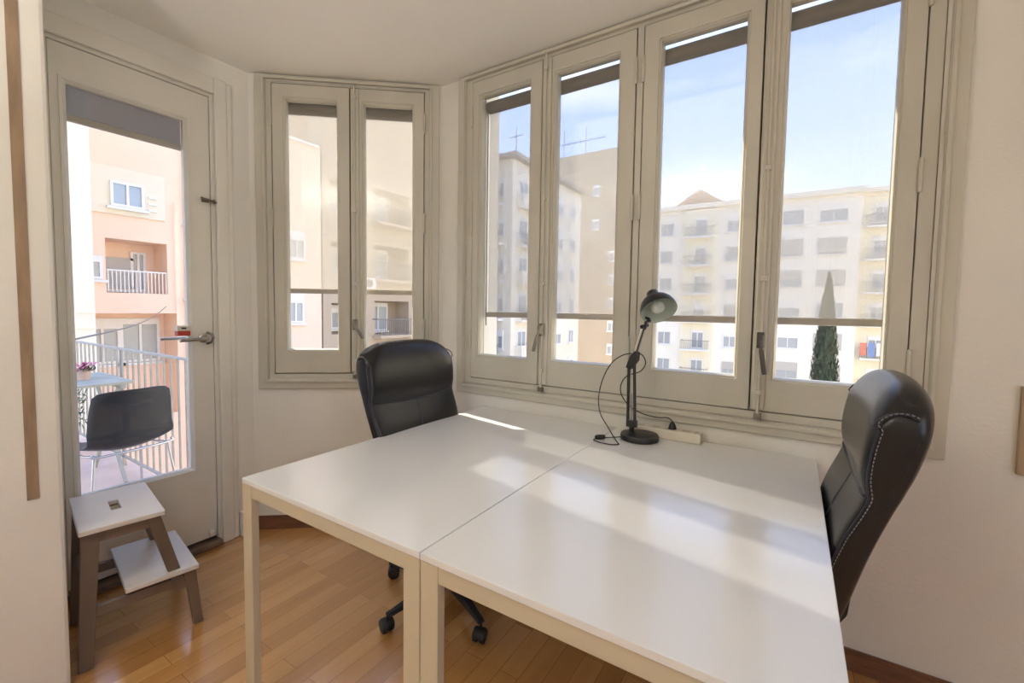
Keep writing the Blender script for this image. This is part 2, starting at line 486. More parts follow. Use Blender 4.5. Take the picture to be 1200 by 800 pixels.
astragal(w2, -1.072, -1.026, Z0 + .005, Z1 - .005, I, 1.17, (-.022, -.105), OLDMETAL, rod_u=-1.050)
astragal(w2, -.129, -.086, Z0 + .005, Z1 - .005, I, 1.165, (.020, -.125), DARKMETAL, rod_u=-.106)
stop(w2, -1.508, -.618, .888, 2.482, I); stop(w2, -.590, .322, .888, 2.482, I)
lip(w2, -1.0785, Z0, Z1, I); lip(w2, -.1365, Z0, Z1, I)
for u in (-1.508, -.620, -.588, .322):
    for z in (1.10, 1.72, 2.30): hinge(w2, u, z, I)
bm = box(NB(), -1.553, -1.476, 2.012, 2.14, .86, 2.498)
obj('outer_reveal', bm, mat('outer_render', (.80, .77, .70), .8), w2)
G = 'sun screen blinds on the four-casement window'
roller_blind('woven grey sun screen blind outside the leftmost casement of the wide window', G, -1.462, -1.135, 1.226, 2.352, I)
roller_blind('woven grey sun screen blind outside the second casement, left of the desk lamp', G, -1.028, -.690, 1.226, 2.352, I)
roller_blind('woven grey sun screen blind directly behind the desk lamp head', G, -.530, -.190, 1.226, 2.352, I)
roller_blind('woven grey sun screen blind outside the rightmost casement, cypress tree beyond it', G, -.075, .268, 1.226, 2.352, I)

# --- small angled window
w1 = empty('window_1', (0, 0, 0)); w1['kind'] = 'structure'
A = M45
bm = sheet_with_holes(NB(), [SX0 + .002, SX1 - .002], [.857, 2.488], [(.095, .918, .888, 2.478)], .07)
for v in bm.verts: v.co.y += -.004
obj('window_frame', bm_T(bm, A), FRAME, w1, bevel=.003)
architrave(w1, .012, 1.0, .806, 2.516, A, w=.055)
sash(w1, .099, .500, .895, 2.474, .165, .424, 1.030, 2.395, A)
sash(w1, .506, .913, .895, 2.474, .578, .843, 1.030, 2.395, A)
astragal(w1, .452, .497, .90, 2.468, A, 1.17, (-.052, -.075), OLDMETAL, rod_u=.474)
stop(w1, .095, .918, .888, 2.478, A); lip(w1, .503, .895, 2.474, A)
for u in (.095, .917):
    for z in (1.15, 1.75, 2.30): hinge(w1, u, z, A)
G = 'sun screen blinds on the small angled window'
roller_blind('woven grey sun screen blind outside the left casement of the small angled window', G, .535, .905, 1.345, 2.365, A, lit=True)
roller_blind('woven grey sun screen blind outside the right casement of the small angled window', G, .105, .470, 1.345, 2.365, A, lit=True)

# --- glazed balcony door
d1 = empty('door_1', (0, 0, 0)); d1['kind'] = 'structure'
Dm = Mdoor
bm = NB()
sheet_with_holes(bm, [DY0 + .002, DY1 - .002], [.0, DZ1 - .002], [(DY0 + .045, DY1 - .037, .03, DZ1 - .045)], .10)
for v in bm.verts: v.co.y += .002
obj('door_frame', bm_T(bm, Dm), DOORP, d1, bevel=.003)
bm = NB()   # casing boards round the opening
box(bm, DY1 - .022, DY1 + .035, -.02, 0, 0.0, DZ1 + .05); box(bm, DY1 + .035, DY1 + .062, -.012, 0, 0, DZ1 + .045)
box(bm, DY0 - .055, DY0 + .03, -.02, 0, 0, DZ1 + .05); box(bm, DY0 + .03, DY1 - .022, -.02, 0, DZ1 - .03, DZ1 + .05)
obj('casing', bm_T(bm, Dm), DOORP, d1, bevel=.005)
LY0, LY1, LZ0, LZ1 = .522, 1.096, .045, 2.318
GY0, GY1, GZA, GZB = .574, .985, .44, 2.165
bm = NB(); sheet_with_holes(bm, [LY0, LY1], [LZ0, LZ1], [(GY0 - .01, GY1 + .01, GZA - .01, GZB + .01)], .045)
for v in bm.verts: v.co.y += .008
leaf = obj('door_leaf', bm_T(bm, Dm), DOORP, d1, bevel=.003)
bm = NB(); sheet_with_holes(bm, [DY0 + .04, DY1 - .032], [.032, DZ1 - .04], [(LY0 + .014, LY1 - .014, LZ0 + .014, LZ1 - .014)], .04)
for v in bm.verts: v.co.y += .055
obj('shade_rebate', bm_T(bm, Dm), GAPSHADE, d1)  # rebate coloured dark to stand in for shade round the leaf
b2 = NB()
def ring2(d, y): return [(GY0 - d, y, GZA - d), (GY1 + d, y, GZA - d), (GY1 + d, y, GZB + d), (GY0 - d, y, GZB + d)]
prof = [(.024, .008), (.024, .002), (.014, .001), (.0, .016), (.0, .04), (.01, .04)]
rr = [[b2.verts.new(p) for p in ring2(d, y)] for d, y in prof]
for i in range(len(rr) - 1):
    for k in range(4): b2.faces.new((rr[i][k], rr[i][(k+1) % 4], rr[i+1][(k+1) % 4], rr[i+1][k]))
obj('glazing_bead', bm_T(b2, Dm), DOORP, leaf)
obj('pane', bm_T(box(NB(), GY0 - .004, GY1 + .004, .026, .030, GZA - .004, GZB + .004), Dm), GLASS, leaf)
# lever handle
bm = NB()
lathe(bm, [(.022, 0), (.022, .006), (.012, .009), (.010, .035)], 20, M_uy((0, 0), (0, 1), (0, 1)) @ Matrix.Identity(4)) if False else None
Mh = Dm @ Matrix.Translation((1.050, .008, 1.10)) @ Matrix.Rotation(R(90), 4, 'X')
lathe(bm, [(.024, .0), (.024, .006), (.013, .010), (.011, .045)], 20, Mh)
tube(bm, [Dm @ Vector(p) for p in ((1.05, -.036, 1.10), (1.045, -.046, 1.10), (1.02, -.050, 1.099), (.925, -.050, 1.094))], [.010, .010, .009, .008], 12)
hd = obj('door_handle', bm, STEEL, d1, smooth=45)
bm = NB(); tube(bm, [Dm @ Vector(p) for p in ((1.05, .053, 1.098), (1.045, .085, 1.098), (1.02, .09, 1.098), (.895, .09, 1.096))], [.009, .009, .008, .007], 12)
obj('outer_handle', bm, STEEL, d1, smooth=45)
bm = NB(); tube(bm, [Dm @ Vector(p) for p in ((1.062, -.004, 1.128), (1.075, -.02, 1.12), (1.085, -.02, 1.10), (1.075, -.02, 1.078), (1.06, -.004, 1.07))], .006, 8)
obj('latch_spring', bm, OLDMETAL, d1, smooth=45)
# hook bolt higher up
bm = NB(); 
for a, b in ((1.055, 1.085), (1.105, 1.125)): box(bm, a, b, -.008, .008, 1.788, 1.808, Dm)
tube(bm, [Dm @ Vector(p) for p in ((1.045, -.012, 1.806), (1.06, -.016, 1.800), (1.10, -.016, 1.796), (1.125, -.012, 1.790))], .006, 8)
obj('bolt_latch', bm, OLDMETAL, d1, smooth=40)
bm = box(NB(), LY1 - .045, LY1 - .012, -.012, .008, .055, .085, Dm)
obj('floor_bolt', bm, DOORP, d1, bevel=.004)
bm = box(NB(), DY0 + .04, DY1 - .03, -.035, .10, 0.001, .032, Dm)
obj('threshold', bm, mat('threshold_wood', (.20, .14, .10), .5, noise=.3, nscale=14), d1, bevel=.006)
al = thing('door_alarm', 'small red and white plastic alarm box on the balcony door glass', 'alarm', (XD + .0 - .0, .955, 1.115))
bm = box(NB(), -.014, .022, -.027, .027, .0, .024); obj('red_base', bm, REDP, al, bevel=.002)
bm = box(NB(), -.014, .020, -.026, .026, .024, .050); obj('white_cover', bm, WPLAST, al, bevel=.002)
bm = box(NB(), .0201, .0215, -.010, .010, .034, .041); obj('button', bm, BPLAST, al)

db = roller_blind('dark rolled-up sun screen at the top of the balcony door', None, GY0 - .02, GY1 + .012, 2.035, 2.20, Dm, y=.075, mt=SCREEND, lit=False)

# small tan board on the wall at far right
bm = NB(); box(bm, .582, .80, YW - .016, YW, .792, 1.06)
tb = obj('wall_board', bm, PLUSH, None, bevel=.003)
tag(tb, 'tan wooden board on the wall at the right edge of the picture', 'board')

# ------------------------------------------------------------------ desks
def make_desk(x0, x1, y0, y1, label):
    cx, cy = (x0 + x1) / 2, (y0 + y1) / 2
    t = thing('desk', label, 'desk', (cx, cy, 0), 0, 'white desks pushed together')
    hx, hy = (x1 - x0) / 2 - .0012, (y1 - y0) / 2
    ht = .74
    obj('tabletop', box(NB(), -hx, hx, -hy, hy, ht - .016, ht), DESKTOP, t, bevel=.0015)
    bm = NB()
    a = .016 + .040
    r = .004
    box(bm, -hx + .045, hx - .045, -hy + r, -hy + r + .018, ht - a, ht - .0162)
    box(bm, -hx + .045, hx - .045, hy - r - .018, hy - r, ht - a, ht - .0162)
    box(bm, -hx + r, -hx + r + .018, -hy + .03, hy - .03, ht - a, ht - .0162)
    box(bm, hx - r - .018, hx - r, -hy + .03, hy - .03, ht - a, ht - .0162)
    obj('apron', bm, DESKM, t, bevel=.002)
    for sx in (-1, 1):
        for sy in (-1, 1):
            bm = NB()
            xa, xb = sorted((sx * hx, sx * (hx - .05))); ya, yb = sorted((sy * (hy - .001), sy * (hy - .024)))
            box(bm, xa, xb, ya, yb, 0, ht - .0165)
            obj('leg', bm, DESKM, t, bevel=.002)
    return t
TX0, TY0 = -1.4118, .6768
make_desk(TX0, TX0 + .75, TY0, TY0 + 1.25, 'white rectangular desk on the left, thin strip of sunlight at its window end')
make_desk(TX0 + .75, TX0 + 1.5, TY0, TY0 + 1.25, 'white rectangular desk on the right, carrying the lamp and power strip')

# ------------------------------------------------------------------ office chairs
BACKP = [(.47, -.085, -.150, .205), (.52, -.098, -.168, .215), (.60, -.115, -.190, .228), (.70, -.135, -.212, .243), (.77, -.156, -.231, .252), (.82, -.178, -.247, .256),
         (.855, -.192, -.259, .257), (.875, -.196, -.268, .257), (.89, -.190, -.273, .258), (.915, -.186, -.283, .260), (.95, -.187, -.294, .262), (.99, -.192, -.303, .263), (1.03, -.198, -.309, .263),
         (1.06, -.205, -.312, .262), (1.083, -.215, -.311, .258), (1.102, -.228, -.305, .250), (1.116, -.243, -.295, .238), (1.122, -.256, -.284, .224)]
def prof_at(z):
    for a, b in zip(BACKP, BACKP[1:]):
        if a[0] <= z <= b[0]:
            t = (z - a[0]) / (b[0] - a[0]); return [a[i] + (b[i] - a[i]) * t for i in range(1, 4)]
    return list(BACKP[-1][1:])
def back_section(z, f, b, w, n=40):
    """superellipse-ish closed ring, flat front gently dished, round sides"""
    pts = []; cx = (f + b) / 2; hx = (f - b) / 2
    tt = max(0, min(1, (z - 1.03) / .09)); e = .34 + .45 * tt; ey = .22 + .12 * tt
    for k in range(n):
        a = 2 * PI * k / n; c, s = math.cos(a), math.sin(a)
        x = math.copysign(abs(c) ** e, c) * hx; y = math.copysign(abs(s) ** ey, s) * w
        dz = -max(0, z - .98) * .28 * (abs(y) / w) ** 4
        dish = -.012 * (1 - (y / w) ** 2)
        pts.append((cx + x + dish, y, z + dz))
    return pts
def cap_strip(bm, ring):
    n = len(ring); h = n // 2
    # pair front vertex k with back vertex h-k
    idx = [(k % n, (h - k) % n) for k in range(h // 2, -h // 2 - 1, -1)]
    for (a, b), (c, d) in zip(idx, idx[1:]):
        f = []
        for v in (ring[a], ring[c], ring[d], ring[b]):
            if v not in f: f.append(v)
        if len(f) >= 3: bm.faces.new(f)
def front_pt(y, z, off=.002):
    f, b, w = prof_at(z)
    yy = min(abs(y) / w, .999)
    hx = (f - b) / 2; cx = (f + b) / 2
    s = yy ** (1 / .22); c = math.sqrt(max(0, 1 - s * s)); x = c ** .34 * hx
    dz = -max(0, z - .98) * .28 * yy ** 4
    return Vector((cx + x - .012 * (1 - yy * yy) + off, y, z + dz))
def make_chair(label, loc, rz, a0):
    t = thing('office_chair', label, 'office chair', loc, rz, 'black leather office chairs')
    bm = NB(); loft(bm, [back_section(*p) for p in BACKP], cap=False)
    bm.verts.ensure_lookup_table(); cap_strip(bm, list(bm.verts)[-40:]); cap_strip(bm, list(bm.verts)[:40])
    br = obj('backrest', bm, LEATHER, t, smooth=60)
    md = br.modifiers.new('s', 'SUBSURF'); md.levels = 1; md.render_levels = 2
    # seams across the front
    bm = NB()
    tube(bm, [front_pt(-.243 + .486 * i / 24, .872 - .018 * math.sin(PI * i / 24), .001) for i in range(25)], .0028, 6)
    obj('cross_seam', bm, SEAMM, br, smooth=60)
    bm = NB(); tube(bm, [front_pt(0, .52 + (.335) * i / 12, .001) for i in range(13)], .0022, 6)
    obj('centre_seam', bm, SEAMM, br, smooth=60)
    for s in (-1, 1):
        # piping where the front panel meets the side panel
        path = []
        for i in range(40):
            z = .50 + (1.035 - .50) * i / 39
            f, b, w = prof_at(z); y = s * (w * .985)
            q = front_pt(y, z, 0); path.append(Vector((q.x - .002, s * (w * .992), q.z)))
        f, b, w = prof_at(1.085)
        
        for q in ((-.209, 1.034), (-.217, 1.047), (-.230, 1.057), (-.247, 1.062), (-.265, 1.060), (-.280, 1.051)): path.append(Vector((q[0], s * .2605, q[1])))
        bm = NB(); tube(bm, path, .0024, 6)
        obj('side_piping', bm, SEAMM, br, smooth=60)
        bm = NB(); sp = smooth_path(path, 4); L = 0; acc = [0]
        for a, b in zip(sp, sp[1:]): acc.append(acc[-1] + (b - a).length)
        d = .0; j = 0
        def at(d):
            for k in range(len(acc) - 1):
                if acc[k + 1] >= d:
                    tt = (d - acc[k]) / max(1e-9, acc[k+1] - acc[k]); return sp[k].lerp(sp[k+1], tt)
            return sp[-1]
        while d < acc[-1] - .008:
            p, q = at(d), at(d + .0055); o = Vector((-.006, s * .0026, .002)) if True else 0
            tube(bm, [p + o, q + o], .0011, 4); d += .009
        obj('stitching', bm, STITCH, br)
    # seat cushion
    bm = NB(); rings = []
    for z, k in ((.435, .86), (.445, .96), (.465, 1.0), (.49, 1.0), (.508, .965), (.518, .88), (.521, .70)):
        ring = []
        for i in range(40):
            a = 2 * PI * i / 40; c, s = math.cos(a), math.sin(a)
            x = math.copysign(abs(c) ** .45, c) * .235 * k; y = math.copysign(abs(s) ** .45, s) * .250 * k
            ring.append((x + .075, y, z - .012 * max(0, (x - .12) / .12)))
        rings.append(ring)
    loft(bm, rings); obj('seat', bm, LEATHER, t, smooth=60)
    bm = NB(); box(bm, -.175, .20, -.17, .17, .418, .436); obj('seat_pan', bm, BPLAST, t, bevel=.006)
    bm = NB()   # bent bracket between seat and back
    pts = [(.06, 0, .405), (-.10, 0, .405), (-.17, 0, .425), (-.200, 0, .48), (-.212, 0, .60), (-.226, 0, .70)]
    for a, b in zip(pts, pts[1:]): bar(bm, a, b, .07, .012, up=(0, 1, 0)) if False else bar(bm, a, b, .012, .07, up=(0, 1, 0))
    obj('back_bracket', bm, BPLAST, t)
    bm = NB(); box(bm, -.09, .09, -.07, .07, .375, .417); tube(bm, [(.0, -.07, .395), (.0, -.20, .392), (.0, -.215, .392)], .006, 8)
    obj('tilt_mechanism', bm, BPLAST, t, bevel=.004)
    bm = NB(); lathe(bm, [(.034, .085), (.034, .11), (.026, .12), (.026, .27), (.022, .275), (.014, .28), (.014, .375)], 24)
    obj('gas_column', bm, BPLAST, t, smooth=40)
    hub = NB(); lathe(hub, [(.03, .055), (.05, .06), (.052, .105), (.04, .115)], 24); obj('base_hub', hub, BPLAST, t, smooth=40)
    for k in range(5):
        a = R(a0 + 72 * k); ca, sa = math.cos(a), math.sin(a)
        M = Matrix.Rotation(a, 4, 'Z')
        bm = NB(); rr = []
        for r_, w, z0, z1 in ((.03, .028, .060, .108), (.10, .024, .063, .102), (.20, .020, .066, .090), (.28, .017, .068, .082), (.315, .016, .066, .080)):
            rr.append([M @ Vector(p) for p in ((r_, -w, z0), (r_, w, z0), (r_, w * .7, z1), (r_, -w * .7, z1))])
        loft(bm, rr); obj('base_arm', bm, BPLAST, t, bevel=.003)
        ang = a + R(35 + 47 * k)
        Mc = Matrix.Translation((ca * .312, sa * .312, 0)) @ Matrix.Rotation(ang, 4, 'Z')
        bm = NB()
        tube(bm, [Mc @ Vector((0, 0, .045)), Mc @ Vector((0, 0, .075))], .006, 8)
        # hood
        rings = []
        for yy in (-.024, -.018, .018, .024):
            rad = .027 if abs(yy) < .02 else .022
            rings.append([Mc @ Vector((-.012 + rad * math.cos(q), yy, .028 + rad * math.sin(q))) for q in [R(-20 + 200 * i / 12) for i in range(13)]] + [Mc @ Vector((-.012, yy, .028))])
        loft(bm, rings)
        cs = obj('caster', bm, BPLAST, t, smooth=40)
        for yy in (-.0235, .0065):
            bw = NB(); Mw = Mc @ Matrix.Translation((-.012, yy, .0255)) @ Matrix.Rotation(R(-90), 4, 'X')
            lathe(bw, [(.018, 0), (.0252, .003), (.0252, .014), (.018, .017)], 20, Mw)
            obj('wheel', bw, BPLAST, cs, smooth=40)
    return t
make_chair('black leather office chair behind the left end of the left desk, facing the room', (-1.245, 1.455, 0), R(0), 190)
make_chair('black leather office chair at the right edge of the right desk, seen from its side', (-.058, 1.455, 0), R(180), 40)

# ------------------------------------------------------------------ desk lamp
LX, LY = -.520, 1.800
lamp = thing('desk_lamp', 'black jointed work lamp with round base standing at the window end of the right desk', 'lamp', (LX, LY, .74))
def LP(x, y, z): return Vector((x - LX, y - LY, z - .74))
bm = NB(); lathe(bm, [(.070, 0), (.0765, .003), (.0775, .018), (.074, .024), (.060, .027), (.012, .029)], 48)
obj('lamp_base', bm, BMETAL, lamp, smooth=40)
bm = NB(); tube(bm, [LP(-.553, 1.80, .765), LP(-.553, 1.80, .80)], .010, 12); box(bm, *sum([[LP(-.575, 0, 0).x, LP(-.532, 0, 0).x], [-.011, .011], [.048, .075]], []))
obj('base_bracket', bm, BMETAL, lamp, bevel=.002)
J1a, J1b = (-.571, 1.80, .805), (-.541, 1.80, .805)
J2a, J2b = (-.572, 1.80, 1.045), (-.550, 1.80, 1.060)
for a, b in ((J1a, J2a), (J1b, J2b)):
    bm = NB(); 
    for yy in (-.009, .009): bar(bm, LP(a[0], a[1] + yy, a[2]), LP(b[0], b[1] + yy, b[2]), .0055, .0055, up=(0, 1, 0))
    obj('lower_arm', bm, BMETAL, lamp)
def spring(a, b, r, turns, n=10):
    a, b = Vector(a), Vector(b); t = (b - a).normalized(); p, q = ring_frame(t); pts = []
    for i in range(turns * n + 1):
        f = i / (turns * n); pts.append(a.lerp(b, f) + (p * math.cos(2*PI*i/n) + q * math.sin(2*PI*i/n)) * r)
    return pts
bm = NB(); tube(bm, spring(LP(-.556, 1.795, .815), LP(-.560, 1.795, .93), .0055, 26), .0013, 4)
tube(bm, [LP(-.560, 1.795, .93), LP(-.561, 1.795, 1.04)], .0016, 6)
obj('spring', bm, STEEL, lamp, smooth=60)
bm = NB()   # knuckle plate
for yy in (-.013, .013):
    v = [LP(-.582, 1.80 + yy, 1.035), LP(-.560, 1.80 + yy, 1.028), LP(-.535, 1.80 + yy, 1.065), LP(-.532, 1.80 + yy, 1.098), LP(-.545, 1.80 + yy, 1.105), LP(-.565, 1.80 + yy, 1.085)]
    aa = [bm.verts.new(p) for p in v]; bb = [bm.verts.new(p + Vector((0, .003, 0))) for p in v]
    bm.faces.new(aa); bm.faces.new(bb[::-1])
    for i in range(6): bm.faces.new((aa[i], aa[(i+1) % 6], bb[(i+1) % 6], bb[i]))
for p in ((-.572, 1.047), (-.552, 1.062), (-.542, 1.092)): tube(bm, [LP(p[0], 1.782, p[1]), LP(p[0], 1.82, p[1])], .004, 8)
obj('elbow_plate', bm, BMETAL, lamp)
for dx in (-.008, .007):
    bm = NB(); bar(bm, LP(-.555 + dx, 1.80, 1.075), LP(-.517 + dx, 1.795, 1.205), .0055, .012, up=(0, 1, 0)); obj('upper_arm', bm, BMETAL if dx > 0 else STEEL, lamp)
HC = Vector((-.451, 1.775, 1.270))
toC = Vector((.25, -.97, 0)); rt = Vector((.97, .25, 0))
hn = (toC * .62 + (Vector((0, 0, -1)) * .93 + rt * .36) * .78).normalized()
bm = NB()
tube(bm, [LP(-.512, 1.795, 1.195), LP(-.505, 1.795, 1.222), LP(-.490, 1.795, 1.236)], .007, 10)
tube(bm, [LP(-.520, 1.782, 1.205), LP(-.505, 1.812, 1.212)], .008, 10); tube(bm, [LP(-.505, 1.78, 1.222), LP(-.495, 1.81, 1.228)], .006, 10)
tube(bm, [LP(-.492, 1.795, 1.236), LP(*(HC - hn * .016 + Vector((-.052, .014, -.040))))], .006, 8)
obj('head_joint', bm, BMETAL, lamp, smooth=40)
a_, b_ = ring_frame(-hn)
Mh = Matrix((a_, b_, (-hn))).transposed().to_4x4(); 
if Mh.to_3x3().determinant() < 0: Mh = Matrix((b_, a_, (-hn))).transposed().to_4x4()
Mh.translation = LP(*HC)
RR = .0705
dome = [(RR, 0), (RR + .001, .006)] + [(RR * math.cos(R(x)) ** .9, .006 + .068 * math.sin(R(x))) for x in range(8, 72, 8)] + [(.026, .074), (.024, .098), (.018, .104)]
bm = NB(); lathe(bm, dome, 48, Mh, cap0=False, cap1=True)
sh = obj('lamp_shade', bm, BMETAL, lamp, smooth=50)
inn = [(RR - .0008, .0005)] + [((RR - .003) * math.cos(R(x)) ** .9, .004 + .064 * math.sin(R(x))) for x in range(4, 76, 8)] + [(.012, .067)]
bm = NB(); lathe(bm, inn, 48, Mh, cap0=False, cap1=True)
obj('shade_lining', bm, SHADEIN, sh, smooth=60)
bm = NB(); lathe(bm, [(.013, .062), (.014, .045), (.022, .036), (.027, .022), (.025, .010), (.017, .001), (.006, -.003)], 28, Mh)
obj('light_bulb', bm, BULB, sh, smooth=60)

# cord with inline switch
def lc(pts, name='cord', r=.0022):
    bm = NB(); tube(bm, smooth_path([LP(*p) for p in pts], 6), r, 8); return obj(name, bm, CORDM, lamp, smooth=60)
lc([(-.547, 1.80, 1.09), (-.575, 1.80, 1.092), (-.61, 1.80, 1.078), (-.645, 1.80, 1.05), (-.672, 1.79, 1.0), (-.688, 1.78, .94), (-.690, 1.77, .88), (-.675, 1.76, .83), (-.640, 1.75, .787), (-.607, 1.73, .756), (-.580, 1.70, .7435),
    (-.565, 1.675, .7432), (-.590, 1.655, .7432), (-.635, 1.655, .7432), (-.668, 1.672, .7435), (-.668, 1.69, .745)])
lc([(-.640, 1.712, .748), (-.615, 1.745, .746), (-.590, 1.775, .747), (-.570, 1.79, .768)])
bm = NB(); a, b = LP(-.668, 1.685, .7515), LP(-.636, 1.716, .7515)
tube(bm, [a, a.lerp(b, .08), a.lerp(b, .5), a.lerp(b, .92), b], [.004, .009, .0105, .009, .004], 12)
obj('cord_switch', bm, CORDM, lamp, smooth=50)
lc([(-.545, 1.81, 1.10), (-.522, 1.82, 1.085), (-.510, 1.82, 1.055), (-.530, 1.82, 1.02), (-.585, 1.815, .995), (-.608, 1.81, .955), (-.602, 1.81, .91), (-.565, 1.82, .865), (-.515, 1.84, .838), (-.46, 1.86, .828), (-.43, 1.88, .828), (-.412, 1.885, .816), (-.410, 1.887, .800)])
bm = NB(); tube(bm, [LP(-.410, 1.887, .783), LP(-.410, 1.887, .800), LP(-.410, 1.887, .812)], [.017, .012, .005], 14)
obj('plug', bm, CORDM, lamp, smooth=40)

ps = thing('power_strip', 'long off-white power strip lying along the window wall behind the lamp', 'power strip', (-.425, 1.888, .74))
obj('body', box(NB(), -.155, .130, -.026, .026, .0, .040), WPLAST, ps, bevel=.005)
for k in range(4):
    bm = NB(); lathe(bm, [(.019, .0395), (.019, .0412), (.0165, .0412), (.0160, .0405)], 20, Matrix.Translation((-.115 + .062 * k, 0, 0)))
    obj('socket', bm, mat('socket_plastic', (.6, .57, .5), .5), ps, smooth=30)
bm = box(NB(), .100, .120, -.011, .011, .040, .0435); obj('switch', bm, mat('socket_plastic', (.6, .57, .5), .5), ps, bevel=.001)

# ------------------------------------------------------------------ step stool
wx = Vector((-.987, .158, 0)); dx = Vector((.158, .987, 0))
st = thing('step_stool', 'two-step wooden stool with pale tops and brown legs beside the balcony door', 'step stool', (-1.990, .434, 0))
def S(w, d, z): return wx * w + dx * d + Vector((0, 0, z))
Wd = .395
def board(bm, w0, w1, d0, d1, z0, z1): return hexa(bm, [S(w0, d0, z0), S(w0, d1, z0), S(w1, d1, z0), S(w1, d0, z0), S(w0, d0, z1), S(w0, d1, z1), S(w1, d1, z1), S(w1, d0, z1)])
# top with hand slot: ring of quads
bm = NB()
M = Matrix(((wx.x, dx.x, 0, 0), (wx.y, dx.y, 0, 0), (0, 0, 1, 0), (0, 0, 0, 1)))
sheet = NB()
us = [0, Wd]; ds = [0, .235]; hole = (Wd/2 - .052, Wd/2 + .052, .100, .128)
sheet_with_holes(sheet, us, ds, [hole], .018)
for v in sheet.verts: v.co = Vector((v.co.x, v.co.z, .482 + v.co.y))
obj('seat_top', bm_T(sheet, M), STOOLT, st, bevel=.003)
obj('lower_step', board(NB(), .0, Wd, .115, .335, .232, .250), STOOLT, st, bevel=.003)
for w in (.018, Wd - .018 - .022):
    def lg(d0a, d1a, z0, d0b, d1b, z1, nm='leg', ww=.030):
        w1 = w + ww - .004
        bm = NB(); hexa(bm, [S(w, d0a, z0), S(w, d1a, z0), S(w1, d1a, z0), S(w1, d0a, z0), S(w, d0b, z1), S(w, d1b, z1), S(w1, d1b, z1), S(w1, d0b, z1)])
        obj(nm, bm, STOOLW, st, bevel=.002)
    lg(-.012, .028, 0, .008, .056, .482)          # rear leg to the top
    lg(.262, .300, .165, .180, .222, .482, 'upright')
    lg(.318, .350, 0, .290, .328, .232)          # front leg under the step
    obj('side_rail', board(NB(), w + .004, w + .022, .035, .318, .178, .214), STOOLW, st, bevel=.002)
    obj('top_rail', board(NB(), w + .004, w + .022, .045, .190, .440, .482), STOOLW, st, bevel=.002)
obj('cross_rail', board(NB(), .040, Wd - .04, .012, .030, .255, .290), STOOLW, st, bevel=.002)
obj('cross_rail', board(NB(), .040, Wd - .04, .012, .030, .440, .482), STOOLW, st, bevel=.002)
obj('cross_rail', board(NB(), .040, Wd - .04, .300, .316, .195, .232), STOOLW, st, bevel=.002)

# ------------------------------------------------------------------ balcony
FZ = -.06
bm = box(NB(), -6.6, XD - T, -2.4, 1.36, FZ - .16, FZ); struct('trim_3', bm, TERR)
obj('outer_sill', box(NB(), XD - T - .02, XD - .06, DY0 + .004, DY1 - .004, .0, .012), TERR, d1)
rl = thing('balcony_railing', 'grey metal railing with upright bars round the balcony', 'railing', (-4.6, 1.30, FZ))
def rp(x, y, z): return Vector((x + 4.6, y - 1.30, z - FZ))
bm = NB(); bar(bm, rp(-6.5, 1.30, .905), rp(XD - T - .01, 1.30, .905), .028, .014); bar(bm, rp(-6.5, 1.30, .905), rp(-6.5, -2.3, .905), .028, .014); obj('handrail', bm, RAILM, rl)
bm = NB(); bar(bm, rp(-6.5, 1.30, .02), rp(XD - T - .01, 1.30, .02), .022, .012); bar(bm, rp(-6.5, 1.30, .02), rp(-6.5, -2.3, .02), .022, .012); obj('bottom_bar', bm, RAILM, rl)
nb = 0; x = XD - T - .10
while x > -6.48:
    bm = NB(); tube(bm, [rp(x, 1.30, .02), rp(x, 1.30, .90)], .0075, 6); obj('baluster', bm, RAILM, rl); x -= .116
for x in (XD - T - .05, -4.6, -6.5):
    bm = NB(); bar(bm, rp(x, 1.30, FZ), rp(x, 1.30, .90), .022, .022, up=(0, 1, 0)); obj('post', bm, RAILM, rl)
y = 1.2
while y > -2.3 and nb < 30:
    bm = NB(); tube(bm, [rp(-6.5, y, .02), rp(-6.5, y, .90)], .0075, 6); obj('baluster', bm, RAILM, rl); y -= .116; nb += 1

# shell chair on the balcony, seen from behind
ch = thing('shell_chair', 'dark grey plastic shell chair with thin metal legs on the balcony', 'chair', (-3.42, .935, FZ), R(8))
bm = NB(); rings = []
# profile from back top down and forward (local -x is forward, away from camera)
pr = [(.235, .835, .168), (.232, .820, .188), (.225, .76, .196), (.215, .68, .203), (.205, .60, .208), (.195, .545, .210), (.175, .505, .210), (.13, .482, .212), (.03, .468, .214), (-.10, .470, .212), (-.18, .478, .205), (-.215, .470, .19)]
N_ = 15
top = []; bot = []
for (px_, pz, w) in pr:
    r1 = []; r2 = []
    for j in range(N_):
        s = -1 + 2 * j / (N_ - 1); c = .045 * s * s
        isback = min(1, max(0, (pz - .50) / .12))
        p = Vector((px_ - c * isback, s * w, pz + c * (1 - isback) - (.012 * s ** 4 if pz > .80 else 0)))
        r1.append(p); 
    rings.append(r1)
vs = [[bm.verts.new(p) for p in r] for r in rings]
for i in range(len(vs) - 1):
    for j in range(N_ - 1): bm.faces.new((vs[i][j], vs[i][j+1], vs[i+1][j+1], vs[i+1][j]))
so = obj('shell', bm, SHELL, ch, smooth=70)
md = so.modifiers.new('t', 'SOLIDIFY'); md.thickness = .008; md.offset = 0
bm = NB(); tube(bm, [so.data.vertices[i].co.copy() + Vector((.002, 0, 0)) for i in range(N_)], .0055, 6); obj('top_rim', bm, SHELL, ch, smooth=60)
bm = NB(); tube(bm, smooth_path([(.19, -.19, .50), (.195, -.17, .478), (.195, .17, .478), (.19, .19, .50)], 4), .007, 8); obj('rear_rod', bm, CHROME, ch, smooth=60)
